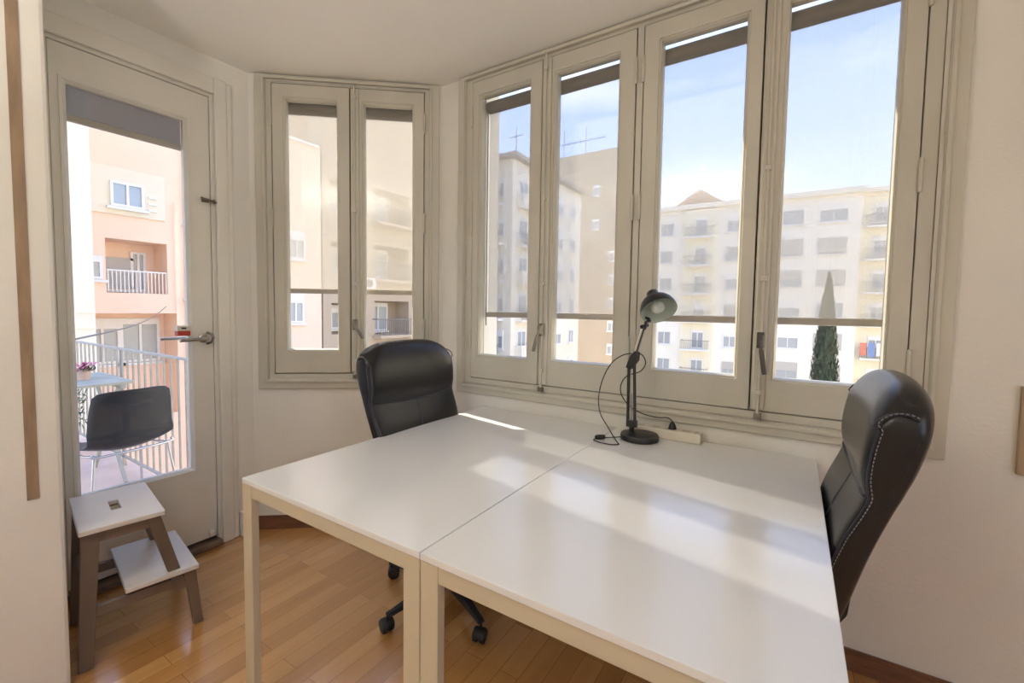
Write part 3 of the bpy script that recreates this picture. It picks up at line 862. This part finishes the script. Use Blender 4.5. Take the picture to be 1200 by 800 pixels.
for sy in (-1, 1):
    bm = NB(); tube(bm, smooth_path([(.16, sy * .17, .480), (.05, sy * .175, .462), (-.14, sy * .17, .458)], 4), .007, 8); obj('seat_rod', bm, CHROME, ch, smooth=60)
    for a, b in (((.17, sy * .18, .475), (.225, sy * .235, .0)), ((-.12, sy * .17, .455), (-.20, sy * .215, .0))):
        bm = NB(); tube(bm, [a, b], .0075, 8); tube(bm, [Vector(b) + Vector((0, 0, .012)), b], .010, 8); obj('leg', bm, CHROME, ch, smooth=60)

# slatted patio table beyond the chair
pt = thing('patio_table', 'slatted grey-green folding table against the railing of the balcony', 'table', (-4.45, .93, FZ))
for k in range(8):
    bm = NB(); box(bm, -.36 + .092 * k, -.36 + .092 * k + .072, -.30, .30, .745, .765); obj('slat', bm, PATIO, pt, bevel=.003)
bm = NB(); box(bm, -.36, .36, -.25, -.22, .715, .745); box(bm, -.36, .36, .22, .25, .715, .745); obj('top_frame', bm, PATIO, pt)
for sy in (-.235, .235):
    for sx in (-1, 1):
        bm = NB(); bar(bm, (sx * .30, sy - sx * .012, .72), (-sx * .30, sy - sx * .012, .0), .028, .018, up=(0, 1, 0)); obj('leg', bm, PATIO, pt)
fl = thing('flower_pot', 'small pot of pink flowers standing on the slatted balcony table', 'flower pot', (-4.42, 1.03, FZ + .765))
bm = NB(); lathe(bm, [(.035, 0), (.045, .07), (.05, .075), (.045, .078)], 16); obj('pot', bm, TERR, fl, smooth=40)
bm = NB()
for k in range(60):
    a = random.uniform(0, 2*PI); r_ = random.uniform(0, .09); c = Vector((math.cos(a) * r_, math.sin(a) * r_, random.uniform(.07, .125)))
    M = Matrix.Translation(c) @ Matrix.Rotation(random.uniform(0, 6), 4, 'X') @ Matrix.Rotation(random.uniform(0, 6), 4, 'Z')
    v = [bm.verts.new(M @ Vector(p)) for p in ((-.014, -.014, 0), (.014, -.014, .004), (.014, .014, 0), (-.014, .014, .004))]; bm.faces.new(v)
obj('blossoms', bm, PINK, fl)
bm = NB()
for k in range(40):
    a = random.uniform(0, 2*PI); r_ = random.uniform(0, .07); c = Vector((math.cos(a) * r_, math.sin(a) * r_, random.uniform(.06, .10)))
    M = Matrix.Translation(c) @ Matrix.Rotation(random.uniform(0, 6), 4, 'X') @ Matrix.Rotation(random.uniform(0, 6), 4, 'Z')
    v = [bm.verts.new(M @ Vector(p)) for p in ((-.018, -.01, 0), (.018, -.01, .004), (.018, .01, 0), (-.018, .01, .004))]; bm.faces.new(v)
obj('leaves', bm, GREEN, fl)
# creeper plants behind the table legs
pl = thing('potted_plant', 'leafy green plant under the slatted table at the balcony end', 'plant', (-5.25, .98, FZ))
bm = NB(); lathe(bm, [(.11, 0), (.15, .24), (.16, .25), (.14, .25)], 20); obj('pot', bm, TERR, pl, smooth=40)
bm = NB()
for k in range(420):
    a = random.uniform(0, 2*PI); r_ = .26 * math.sqrt(random.random()); c = Vector((math.cos(a) * r_, math.sin(a) * r_, random.uniform(.24, .68)))
    M = Matrix.Translation(c) @ Matrix.Rotation(random.uniform(0, 6), 4, 'X') @ Matrix.Rotation(random.uniform(0, 6), 4, 'Z')
    v = [bm.verts.new(M @ Vector(p)) for p in ((-.035, 0, 0), (0, -.014, .006), (.035, 0, 0), (0, .014, .006))]; bm.faces.new(v)
obj('foliage', bm, GREEN, pl)

# ------------------------------------------------------------------ the courtyard
def facade_mat(name, col, n=.06): return mat(name, col, .9, noise=n, nscale=.35, bump=.0)
E_C = facade_mat('cream_render', (.88, .84, .75)); E_C2 = facade_mat('yellow_cream_render', (.87, .80, .62))
D_C = facade_mat('brown_render', (.50, .41, .29)); C_C = facade_mat('grey_cream_render', (.84, .78, .66))
P_C = facade_mat('peach_render', (.95, .70, .53)); CR_C = facade_mat('pale_cream_render', (.84, .76, .60))
B_C = facade_mat('beige_render', (.50, .40, .29)); WHT = facade_mat('white_render', (.82, .80, .74))
ROOFT = mat('roof_tile', (.42, .26, .18), .9, noise=.2, nscale=2)
WFR = mat('white_window_frame', (.80, .79, .76), .5); SHUT = mat('grey_shutter', (.50, .48, .44), .6)
GRAT = mat('balcony_iron', (.20, .19, .18), .6); AWN = mat('tan_awning', (.45, .36, .26), .8)

def facade(parent, M):
    """M maps local (u along facade, y outwards, z up)"""
    def win(u, z, w=1.5, h=1.5, shutter=0.0, box_=True, nm='window', pane=FARGLASS):
        bm = NB(); t = .09
        sheet_with_holes(bm, [u - w/2, u + w/2], [z - h/2, z + h/2], [(u - w/2 + t, u - .04, z - h/2 + t, z + h/2 - t), (u + .04, u + w/2 - t, z - h/2 + t, z + h/2 - t)], .08)
        if shutter > 0: box(bm, u - w/2 + t, u + w/2 - t, .02, .075, z + h/2 - t - (h - 2*t) * shutter, z + h/2 - t)
        o = obj(nm, bm_T(bm, M), WFR if shutter < .5 else SHUT, parent)
        bm = box(NB(), u - w/2 + t, u + w/2 - t, .005, .02, z - h/2 + t, z + h/2 - t); obj('pane', bm_T(bm, M), pane, o)
        bm = box(NB(), u - w/2 - .12, u + w/2 + .12, .001, .16, z - h/2 - .12, z - h/2 - .02); obj('window_sill', bm_T(bm, M), WFR, o)
        return o
    def balcony(u, z, w=2.6, d=.9, slab=WFR, solid=None):
        bm = box(NB(), u - w/2, u + w/2, .001, d, z - .18, z); o = obj('balcony', bm_T(bm, M), slab, parent)
        bm = NB()
        if solid: box(bm, u - w/2, u + w/2, d - .1, d, z, z + 1.0); box(bm, u - w/2, u - w/2 + .1, .01, d - .1, z, z + 1); box(bm, u + w/2 - .1, u + w/2, .01, d - .1, z, z + 1)
        else:
            box(bm, u - w/2, u + w/2, d - .05, d, z + .95, z + 1.0)
            k = u - w/2
            while k <= u + w/2: box(bm, k, k + .03, d - .04, d - .01, z, z + .95); k += .16
            for uu in (u - w/2, u + w/2 - .05): box(bm, uu, uu + .05, .01, d - .05, z + .95, z + 1.0)
        obj('railing', bm_T(bm, M), solid or GRAT, o)
        return o
    return win, balcony

def block(parent, x0, x1, y0, y1, z0, z1, m, nm='wall'):
    return obj(nm, box(NB(), x0, x1, y0, y1, z0, z1), m, parent)

GRD = -13.0
struct('trim_4', box(NB(), -70, 70, -40, 110, GRD - .3, GRD), mat('courtyard_ground', (.62, .58, .50), .9, noise=.2, nscale=.2))

# E: long cream block facing the wide window
YE = 53.0
E = thing('apartment_building', 'long cream apartment block across the courtyard, seen through the two right casements', 'building', (0, 0, 0))
block(E, -17.2, 4.9, YE, YE + 12, GRD, 13.0, E_C)
block(E, -10.9, -7.6, YE - .35, YE - .001, GRD, 12.6, E_C2, 'bay')
block(E, 4.9, 20, YE + .6, YE + 12, GRD, 12.9, E_C2, 'wing')
bm = NB(); box(bm, -17.5, 5.2, YE - .5, YE - .001, 12.75, 13.25); box(bm, 5.2, 20, YE + .1, YE + .599, 12.7, 13.15); obj('cornice', bm, C_C, E)
bm = NB(); v = [bm.verts.new(p) for p in ((-11.9, YE - .3, 13.25), (-7.0, YE - .3, 13.25), (-9.45, YE - .3, 14.9), (-11.9, YE + 4, 13.25), (-7.0, YE + 4, 13.25), (-9.45, YE + 4, 14.9))]
for f in ((0, 1, 2), (5, 4, 3), (0, 2, 5, 3), (1, 4, 5, 2), (0, 3, 4, 1)): bm.faces.new([v[i] for i in f])
obj('gable', bm, ROOFT, E)
ME = M_uy((0, YE), (1, 0), (0, -1)); win, bal = facade(E, ME)
ME2 = M_uy((0, YE + .6), (1, 0), (0, -1)); win2, bal2 = facade(E, ME2)
zs = [11.0, 7.9, 4.8, 1.7, -1.4, -4.5, -7.6, -10.7]
for i, z in enumerate(zs):
    win(-12.9 + .1, z - .3, 1.5, 1.5, .0, pane=FARGLASS)
    win(-15.9, z - .3, 1.4, 1.5, .3)
    win(-5.9, z - .3, 1.3, 1.5, .5 if i % 2 else .2)
    win(-.55, z, 1.9, 1.7, [.1, .9, .5, .4, .35, .5, .2, .2][i])
    win(2.75, z, 2.3, 1.6, [.25, .95, .95, .0, 1.0, .95, .2, .2][i])
    win2(6.5, z - .2, 1.2, 1.8, .2); bal2(6.6, z - 1.4, 2.6, .8)
MEb = M_uy((0, YE - .35), (1, 0), (0, -1)); winb, balb = facade(E, MEb)
for i, z in enumerate(zs):
    winb(-9.1, z - .3, 1.3, 2.0, .1 if i != 3 else .4); balb(-9.3, z - 1.4, 2.9, .85)
# laundry on the lower right balcony
cloth_cols = [(.62, .22, .16), (.20, .28, .50), (.75, .72, .7), (.14, .18, .24)]
for k, c in enumerate(cloth_cols):
    bm = box(NB(), 5.25 + k * .62, 5.25 + k * .62 + .5, YE - .36, YE - .33, -2.55 - .12 * (k % 2), -1.35)
    cl = obj('hanging_cloth', bm, mat('cloth%d' % k, c, .9))
    tag(cl, ['dark red cloth drying on a balcony of the cream block', 'blue cloth drying on a balcony of the cream block', 'white cloth drying on a balcony of the cream block', 'near-black cloth drying on a balcony of the cream block'][k], 'cloth', 'laundry on a far balcony')

# low wing between E and D
F_ = thing('low_building', 'lower beige building closing the gap beside the tall brown block', 'building', (0, 0, 0))
block(F_, -25, -17.3, 57, 66, GRD, 10.8, B_C)
win, bal = facade(F_, M_uy((0, 57), (1, 0), (0, -1)))
for i, z in enumerate([8.6, 5.5, 2.4, -.7, -3.8, -6.9]): win(-20.6, z, 1.3, 1.4, .2); win(-18.6, z, 1.0, 1.4, .4)

# D: tall brown block
D = thing('tall_building', 'tall brown tower block rising behind the grey block, seen through the second casement', 'building', (0, 0, 0))
block(D, -36, -23.4, 67, 80, GRD, 26.5, D_C)
win, bal = facade(D, M_uy((0, 67), (1, 0), (0, -1)))
for i, z in enumerate([20.3, 15.0, 9.8, 5.8, 1.8, -2.0, -6.2]):
    win(-27.3, z, 1.1, 1.7, .2); win(-31.0, z, 1.5, 1.5, .5)
for x, y in ((-33.5, 67.6), (-29.6, 67.6)):
    an = thing('rooftop_aerial', 'thin television aerial on the roof of the tall brown block, %s' % ('the left one' if x < -31 else 'the right one'), 'aerial', (x, y, 26.5))
    bm = NB(); tube(bm, [(0, 0, 0), (0, 0, 4.5)], .05, 6)
    obj('mast', bm, DARKMETAL, an)
    bm = NB(); tube(bm, [(-1.4, 0, 2.2), (3.4, 0, 2.2)], .04, 6); [tube(bm, [(q, 0, 1.9), (q, 0, 2.5)], .03, 5) for q in (-1, 0, 1, 2, 3)]
    obj('crossbar', bm, DARKMETAL, an)

# C: grey-cream block with pitched eaves at left
Cb = thing('corner_building', 'grey-cream corner block with stepped balconies, seen through the leftmost casement of the wide window', 'building', (0, 0, 0))
block(Cb, -31, -20.3, 31.5, 45.4, GRD, 13.9, C_C)
bm = NB(); v = [bm.verts.new(p) for p in ((-31.5, 31.0, 13.9), (-19.7, 31.0, 13.9), (-19.7, 45.9, 13.9), (-31.5, 45.9, 13.9), (-31.5, 31.0, 14.25), (-19.7, 31.0, 14.25), (-19.7, 45.9, 14.25), (-31.5, 45.9, 14.25), (-27, 36, 16.2), (-27, 42, 16.2))]
for f in ((0, 3, 2, 1), (0, 1, 5, 4), (1, 2, 6, 5), (2, 3, 7, 6), (3, 0, 4, 7), (4, 5, 8), (5, 6, 9, 8), (6, 7, 9), (7, 4, 8, 9)): bm.faces.new([v[i] for i in f])
obj('roof', bm, mat('grey_roof', (.45, .40, .34), .9, noise=.2, nscale=2), Cb)
MC = M_uy((-20.3, 0), (0, 1), (1, 0)); win, bal = facade(Cb, MC)
for i, z in enumerate([11.6, 8.3, 5.1, 1.9, -1.3, -4.5, -7.7]):
    win(33.2, z, 1.4, 1.8, .1); bal(34.0, z - 1.5, 3.6, .7, slab=C_C, solid=C_C if i % 2 == 0 else None)
    win(36.6, z, 1.1, 1.6, .6); win(40.2, z, 1.6, 1.7, .4); win(43.4, z, 1.2, 1.7, .2)
MCs = M_uy((0, 31.5), (1, 0), (0, -1)); win, bal = facade(Cb, MCs)
for i, z in enumerate([11.6, 8.3, 5.1, 1.9, -1.3, -4.5]):
    win(-21.6, z, 1.1, 1.6, .3); win(-25, z, 1.3, 1.6, .6); bal(-22.6, z - 1.4, 3.0, .7)
an = thing('rooftop_aerial', 'thin television aerial on the pitched roof of the grey-cream block', 'aerial', (-21.6, 34.0, 14.4))
bm = NB(); tube(bm, [(0, 0, 0), (0, 0, 3.0)], .04, 6); tube(bm, [(-.7, 0, 2.3), (.7, 0, 2.3)], .03, 5); obj('mast', bm, DARKMETAL, an)

# B: beige block with loggias, behind the angled window
Bb = thing('loggia_building', 'beige apartment block with deep brown loggias, seen through the small angled window', 'building', (0, 0, 0))
bm = NB()
holes = []
for z in (3.0, 6.4, -.4, -3.8): holes += [(15.2, 17.0, z + .15, z + 1.9), (18.2, 21.0, z, z + 2.1), (23.0, 26.0, z, z + 2.1)]
sheet_with_holes(bm, [14.7, 30.6], [GRD, 16.8], holes, -1.2); bm_T(bm, M_uy((-21.6, 0), (0, 1), (1, 0)))
obj('wall', bm, B_C, Bb)
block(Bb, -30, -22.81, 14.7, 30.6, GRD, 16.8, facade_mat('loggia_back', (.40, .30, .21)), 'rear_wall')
MB_ = M_uy((-22.8, 0), (0, 1), (1, 0)); win, bal = facade(Bb, MB_)
for i, z in enumerate((3.0, 6.4, -.4, -3.8)):
    win(16.0, z + 1.1, 1.1, 1.4, .3); win(19.4, z + 1.1, 1.6, 1.8, .1); win(24.5, z + 1.1, 1.6, 1.8, .3)
win, bal = facade(Bb, M_uy((-21.6, 0), (0, 1), (1, 0)))
for z in (3.0, 6.4, -.4, -3.8): bal(19.6, z, 3.2, .8, slab=B_C); bal(24.5, z, 3.4, .8, slab=B_C)
win(28.4, 4.2, 1.3, 1.5, .2); win(28.4, 7.6, 1.3, 1.5, .4); win(28.4, .8, 1.3, 1.5, .1)
for k, (u, z) in enumerate(((22.0, 2.9), (17.6, 2.4))):
    ac = thing('air_conditioner', 'white air conditioner unit on the beige loggia block, %s' % ('below the right loggia' if k == 0 else 'between the left loggias'), 'air conditioner', (-21.6, u, z))
    obj('case', box(NB(), .02, .38, -.42, .42, 0, .62), WFR, ac, bevel=.02)
    bm = NB(); lathe(bm, [(.24, 0), (.24, .02), (.20, .02)], 20, Matrix.Translation((.38, -.1, .31)) @ Matrix.Rotation(R(90), 4, 'Y')); obj('fan_grille', bm, GRAT, ac)

# A: peach block with loggia behind the balcony door
Pb = thing('peach_building', 'peach-coloured block with a recessed loggia, seen through the balcony door', 'building', (0, 0, 0))
bm = NB()
sheet_with_holes(bm, [5.0, 14.6], [GRD, 9.6], [(5.75, 7.66, 1.70, 3.72), (5.25, 7.95, -3.2, .92)], -1.3); bm_T(bm, M_uy((-21.6, 0), (0, 1), (1, 0)))
obj('wall', bm, P_C, Pb)
block(Pb, -30, -22.91, 5.0, 14.6, GRD, 9.6, P_C, 'rear_wall')
block(Pb, -29.9, -21.5, 5.64, 14.5, 9.601, 9.75, WHT, 'coping')
win, bal = facade(Pb, M_uy((-22.9, 0), (0, 1), (1, 0)))
win(6.45, 2.5, 1.2, 1.25, .5); win(7.1, 2.6, .5, 1.6, .0)
bm = NB()
k = 5.8
while k < 7.64: box(bm, -21.64, -21.61, k, k + .03, 1.72, 2.55); k += .12
box(bm, -21.66, -21.60, 5.78, 7.63, 2.52, 2.57); obj('loggia_railing', bm, WFR, Pb)
win(5.9, -.2, 1.1, 1.8, .2); win(7.1, -.2, 1.3, 1.8, .1)
bm = box(NB(), -21.598, -21.52, 5.05, 7.62, 4.62, 6.35); obj('pale_panel', bm, CR_C, Pb)
win, bal = facade(Pb, M_uy((-21.52, 0), (0, 1), (1, 0)))
win(6.42, 5.38, 1.02, .92, .0, pane=mat('blue_grey_glass', (.30, .40, .52), .1, spec=.8))  # pane tinted bluer than the other far windows
bm = NB(); [box(bm, -21.52, -21.44, 7.05, 7.32, z, z + .08) for z in (4.9, 5.15, 5.4)]; obj('vent_slats', bm, WFR, Pb)
win, bal = facade(Pb, M_uy((-21.6, 0), (0, 1), (1, 0)))
win(5.35, 2.6, .6, .85, .2)
for z in (5.5, 2.4, -1.0): win(8.75, z, .9, 1.7, .2)
win(13.1, 1.2, .9, 1.5, .3); win(13.2, 4.4, .9, 1.4, .3)
bm = NB(); tube(bm, [(-21.5, 8.3, GRD), (-21.5, 8.3, 9.5)], .05, 8); tube(bm, [(-21.5, 7.9, 1.0), (-21.5, 7.9, 5.4)], .02, 6); obj('downpipe', bm, P_C, Pb)

# cream wing at far left of the door view
Wb = thing('cream_building', 'bright cream wing at the left of the balcony door view', 'building', (0, 0, 0))
block(Wb, -21.59, -17, -8, 4.26, GRD, 18, CR_C)
bm = NB(); [box(bm, -16.999, -16.97, -8, 4.26, z, z + .05) for z in (.1, .55, 1.0)]; obj('string_courses', bm, E_C2, Wb)

# unseen side wing on the right, added to bounce sunlight into the courtyard
Nb = thing('bounce_wing', 'unseen cream wing added on the right to bounce sunlight into the courtyard', 'building', (0, 0, 0))
block(Nb, 18, 30, 6.0, 51.5, GRD, 14.0, CR_C)
win, bal = facade(Nb, M_uy((18, 0), (0, 1), (-1, 0)))
for y_ in (10, 16, 22, 28, 34, 40, 46):
    for z in (11, 7.9, 4.8, 1.7, -1.4, -4.5): win(y_, z, 1.3, 1.5, .3)

# cypress
cy = thing('cypress_tree', 'tall narrow dark green cypress in front of the cream block', 'tree', (2.0, 40.0, GRD))
bm = NB(); lathe(bm, [(.22, 0), (.16, 6), (.06, 15)], 8); obj('trunk', bm, BARK, cy)
bm = NB(); HT = 17.2
prof = [(.05, 1.0), (.75, 2.0), (.98, 5), (.92, 8.5), (.72, 11.5), (.45, 14.3), (.20, 16.2), (.04, HT)]
def rad(z):
    for a, b in zip(prof, prof[1:]):
        if a[1] <= z <= b[1]: return a[0] + (b[0] - a[0]) * (z - a[1]) / (b[1] - a[1])
    return .04
lathe(bm, [(r_ * .8, z) for r_, z in prof], 14)
for k in range(5200):
    z = 1.2 + (HT - 1.2) * random.random() ** .9; r_ = rad(z) * random.uniform(.72, 1.08); a = random.uniform(0, 2*PI)
    c = Vector((r_ * math.cos(a), r_ * math.sin(a), z)); s = random.uniform(.10, .2)
    M = Matrix.Translation(c) @ Matrix.Rotation(a, 4, 'Z') @ Matrix.Rotation(random.uniform(-.5, .5), 4, 'Y') @ Matrix.Rotation(random.uniform(-.8, .8), 4, 'Z')
    v = [bm.verts.new(M @ Vector(p)) for p in ((0, -s*.4, -s), (0, s*.4, -s*.6), (.03, 0, s*1.6))]; bm.faces.new(v)
obj('foliage', bm, CYP, cy, recalc=False)

# clothes line seen through the door
cw = NB(); pts = []
a, b = Vector((-7.0, 1.55, .85)), Vector((-21.5, 7.55, 1.20))
for i in range(25):
    t = i / 24; p = a.lerp(b, t); p.z -= .18 * math.sin(PI * t); pts.append(p)
tube(cw, pts, .012, 6)
ow = obj('overhead_cable', cw, GRAT); tag(ow, 'thin cable strung from the balcony to the peach block', 'cable')

# ------------------------------------------------------------------ light
world = bpy.data.worlds.new('world'); sc.world = world; world.use_nodes = True
nt = world.node_tree; nt.nodes.clear()
wo = nt.nodes.new('ShaderNodeOutputWorld'); bg = nt.nodes.new('ShaderNodeBackground')
tc = nt.nodes.new('ShaderNodeTexCoord'); sx = nt.nodes.new('ShaderNodeSeparateXYZ')
nt.links.new(tc.outputs['Generated'], sx.inputs[0])
cr = nt.nodes.new('ShaderNodeValToRGB'); cr.color_ramp.interpolation = 'B_SPLINE'
E_ = cr.color_ramp.elements
E_[0].position = .0; E_[0].color = (.90, .88, .84, 1)
E_[1].position = 1.0; E_[1].color = (.24, .37, .78, 1)
for p_, c_ in ((.14, (.58, .69, .92)), (.32, (.35, .49, .88)), (.6, (.30, .45, .86))):
    e_ = E_.new(p_); e_.color = (*c_, 1)
nt.links.new(sx.outputs['Z'], cr.inputs[0])
# a few thin streaks of cloud
ns = nt.nodes.new('ShaderNodeTexNoise'); ns.inputs['Scale'].default_value = 2.2; ns.inputs['Detail'].default_value = 6
mp = nt.nodes.new('ShaderNodeMapping'); mp.inputs['Scale'].default_value = (1, 1, 4.5)
nt.links.new(tc.outputs['Generated'], mp.inputs[0]); nt.links.new(mp.outputs[0], ns.inputs[0])
mr = nt.nodes.new('ShaderNodeMapRange'); mr.inputs['From Min'].default_value = .52; mr.inputs['From Max'].default_value = .75; mr.inputs['To Max'].default_value = .55
nt.links.new(ns.outputs['Fac'], mr.inputs['Value'])
mc = nt.nodes.new('ShaderNodeMix'); mc.data_type = 'RGBA'; mc.inputs['B'].default_value = (1.0, 1.0, 1.05, 1)
nt.links.new(mr.outputs[0], mc.inputs['Factor']); nt.links.new(cr.outputs[0], mc.inputs['A'])
bg.inputs['Strength'].default_value = 1.5
sd = Vector((-.980, .202, .59)).normalized()
nt.links.new(mc.outputs['Result'], bg.inputs[0]); nt.links.new(bg.outputs[0], wo.inputs[0])
sl = bpy.data.lights.new('sun', 'SUN'); sl.energy = 7.0; sl.angle = R(.53); sl.color = (1, .89, .73)
so_ = bpy.data.objects.new('sun', sl); COL.objects.link(so_); so_.rotation_euler = (-sd).to_track_quat('-Z', 'Y').to_euler(); so_.location = (-9, 3, 7)

# added fill lights on pendant fittings, unseen beside and behind the camera
for k, (x, y) in enumerate(((.9, -1.5), (2.0, .1))):
    cl = thing('fill_pendant', 'added fill light on a pendant fitting, hanging %s' % ('behind the camera' if k == 0 else 'near the right wall of the room'), 'fill light', (x, y, ZC))
    bm = NB(); lathe(bm, [(.05, 0), (.05, -.02), (.012, -.03)], 24); obj('ceiling_rose', bm, WPLAST, cl, smooth=40)
    bm = NB(); tube(bm, [(0, 0, -.03), (0, 0, -.36)], .003, 6); obj('flex', bm, WPLAST, cl)
    bm = NB(); lathe(bm, [(.03, -.36), (.035, -.41), (.02, -.42)], 20); obj('lamp_holder', bm, WPLAST, cl, smooth=40)
    ld = bpy.data.lights.new('fill_pendant_light', 'POINT'); ld.shadow_soft_size = .12; ld.energy = (2, 4)[k]; ld.color = (1, .90, .74)
    lo = bpy.data.objects.new('fill_pendant_light', ld); COL.objects.link(lo); lo.parent = cl; lo.location = (0, 0, -.55)

# added fill uplighter, unseen behind the camera, to brighten the ceiling
ul = thing('fill_uplighter', 'added fill uplighter on a pole, unseen behind the camera', 'floor lamp', (-.9, -.9, 0))
bm = NB(); lathe(bm, [(.13, 0), (.13, .015), (.02, .03)], 28); obj('lamp_foot', bm, WPLAST, ul, smooth=40)
bm = NB(); tube(bm, [(0, 0, .02), (0, 0, 1.72)], .011, 10); obj('pole', bm, STEEL, ul, smooth=40)
bm = NB(); lathe(bm, [(.02, 1.70), (.06, 1.72), (.14, 1.80), (.137, 1.803), (.055, 1.73)], 32); obj('bowl_shade', bm, WPLAST, ul, smooth=50)
ld = bpy.data.lights.new('fill_uplighter_light', 'AREA'); ld.shape = 'DISK'; ld.size = .18; ld.energy = 24; ld.color = (1, .94, .85)
lo = bpy.data.objects.new('fill_uplighter_light', ld); COL.objects.link(lo); lo.parent = ul; lo.location = (0, 0, 1.80); lo.rotation_euler = (PI, 0, 0)

vs = sc.view_settings
vs.view_transform = 'Standard'; vs.look = 'None'; vs.gamma = 1; vs.exposure = 0.95
try: vs.use_curve_mapping = False
except Exception: pass
sc.cycles.max_bounces = 10; sc.cycles.diffuse_bounces = 6; sc.cycles.transparent_max_bounces = 24
sc.cycles.use_denoising = True
sc.cycles.sample_clamp_indirect = 8
sc.cycles.caustics_reflective = False; sc.cycles.caustics_refractive = False
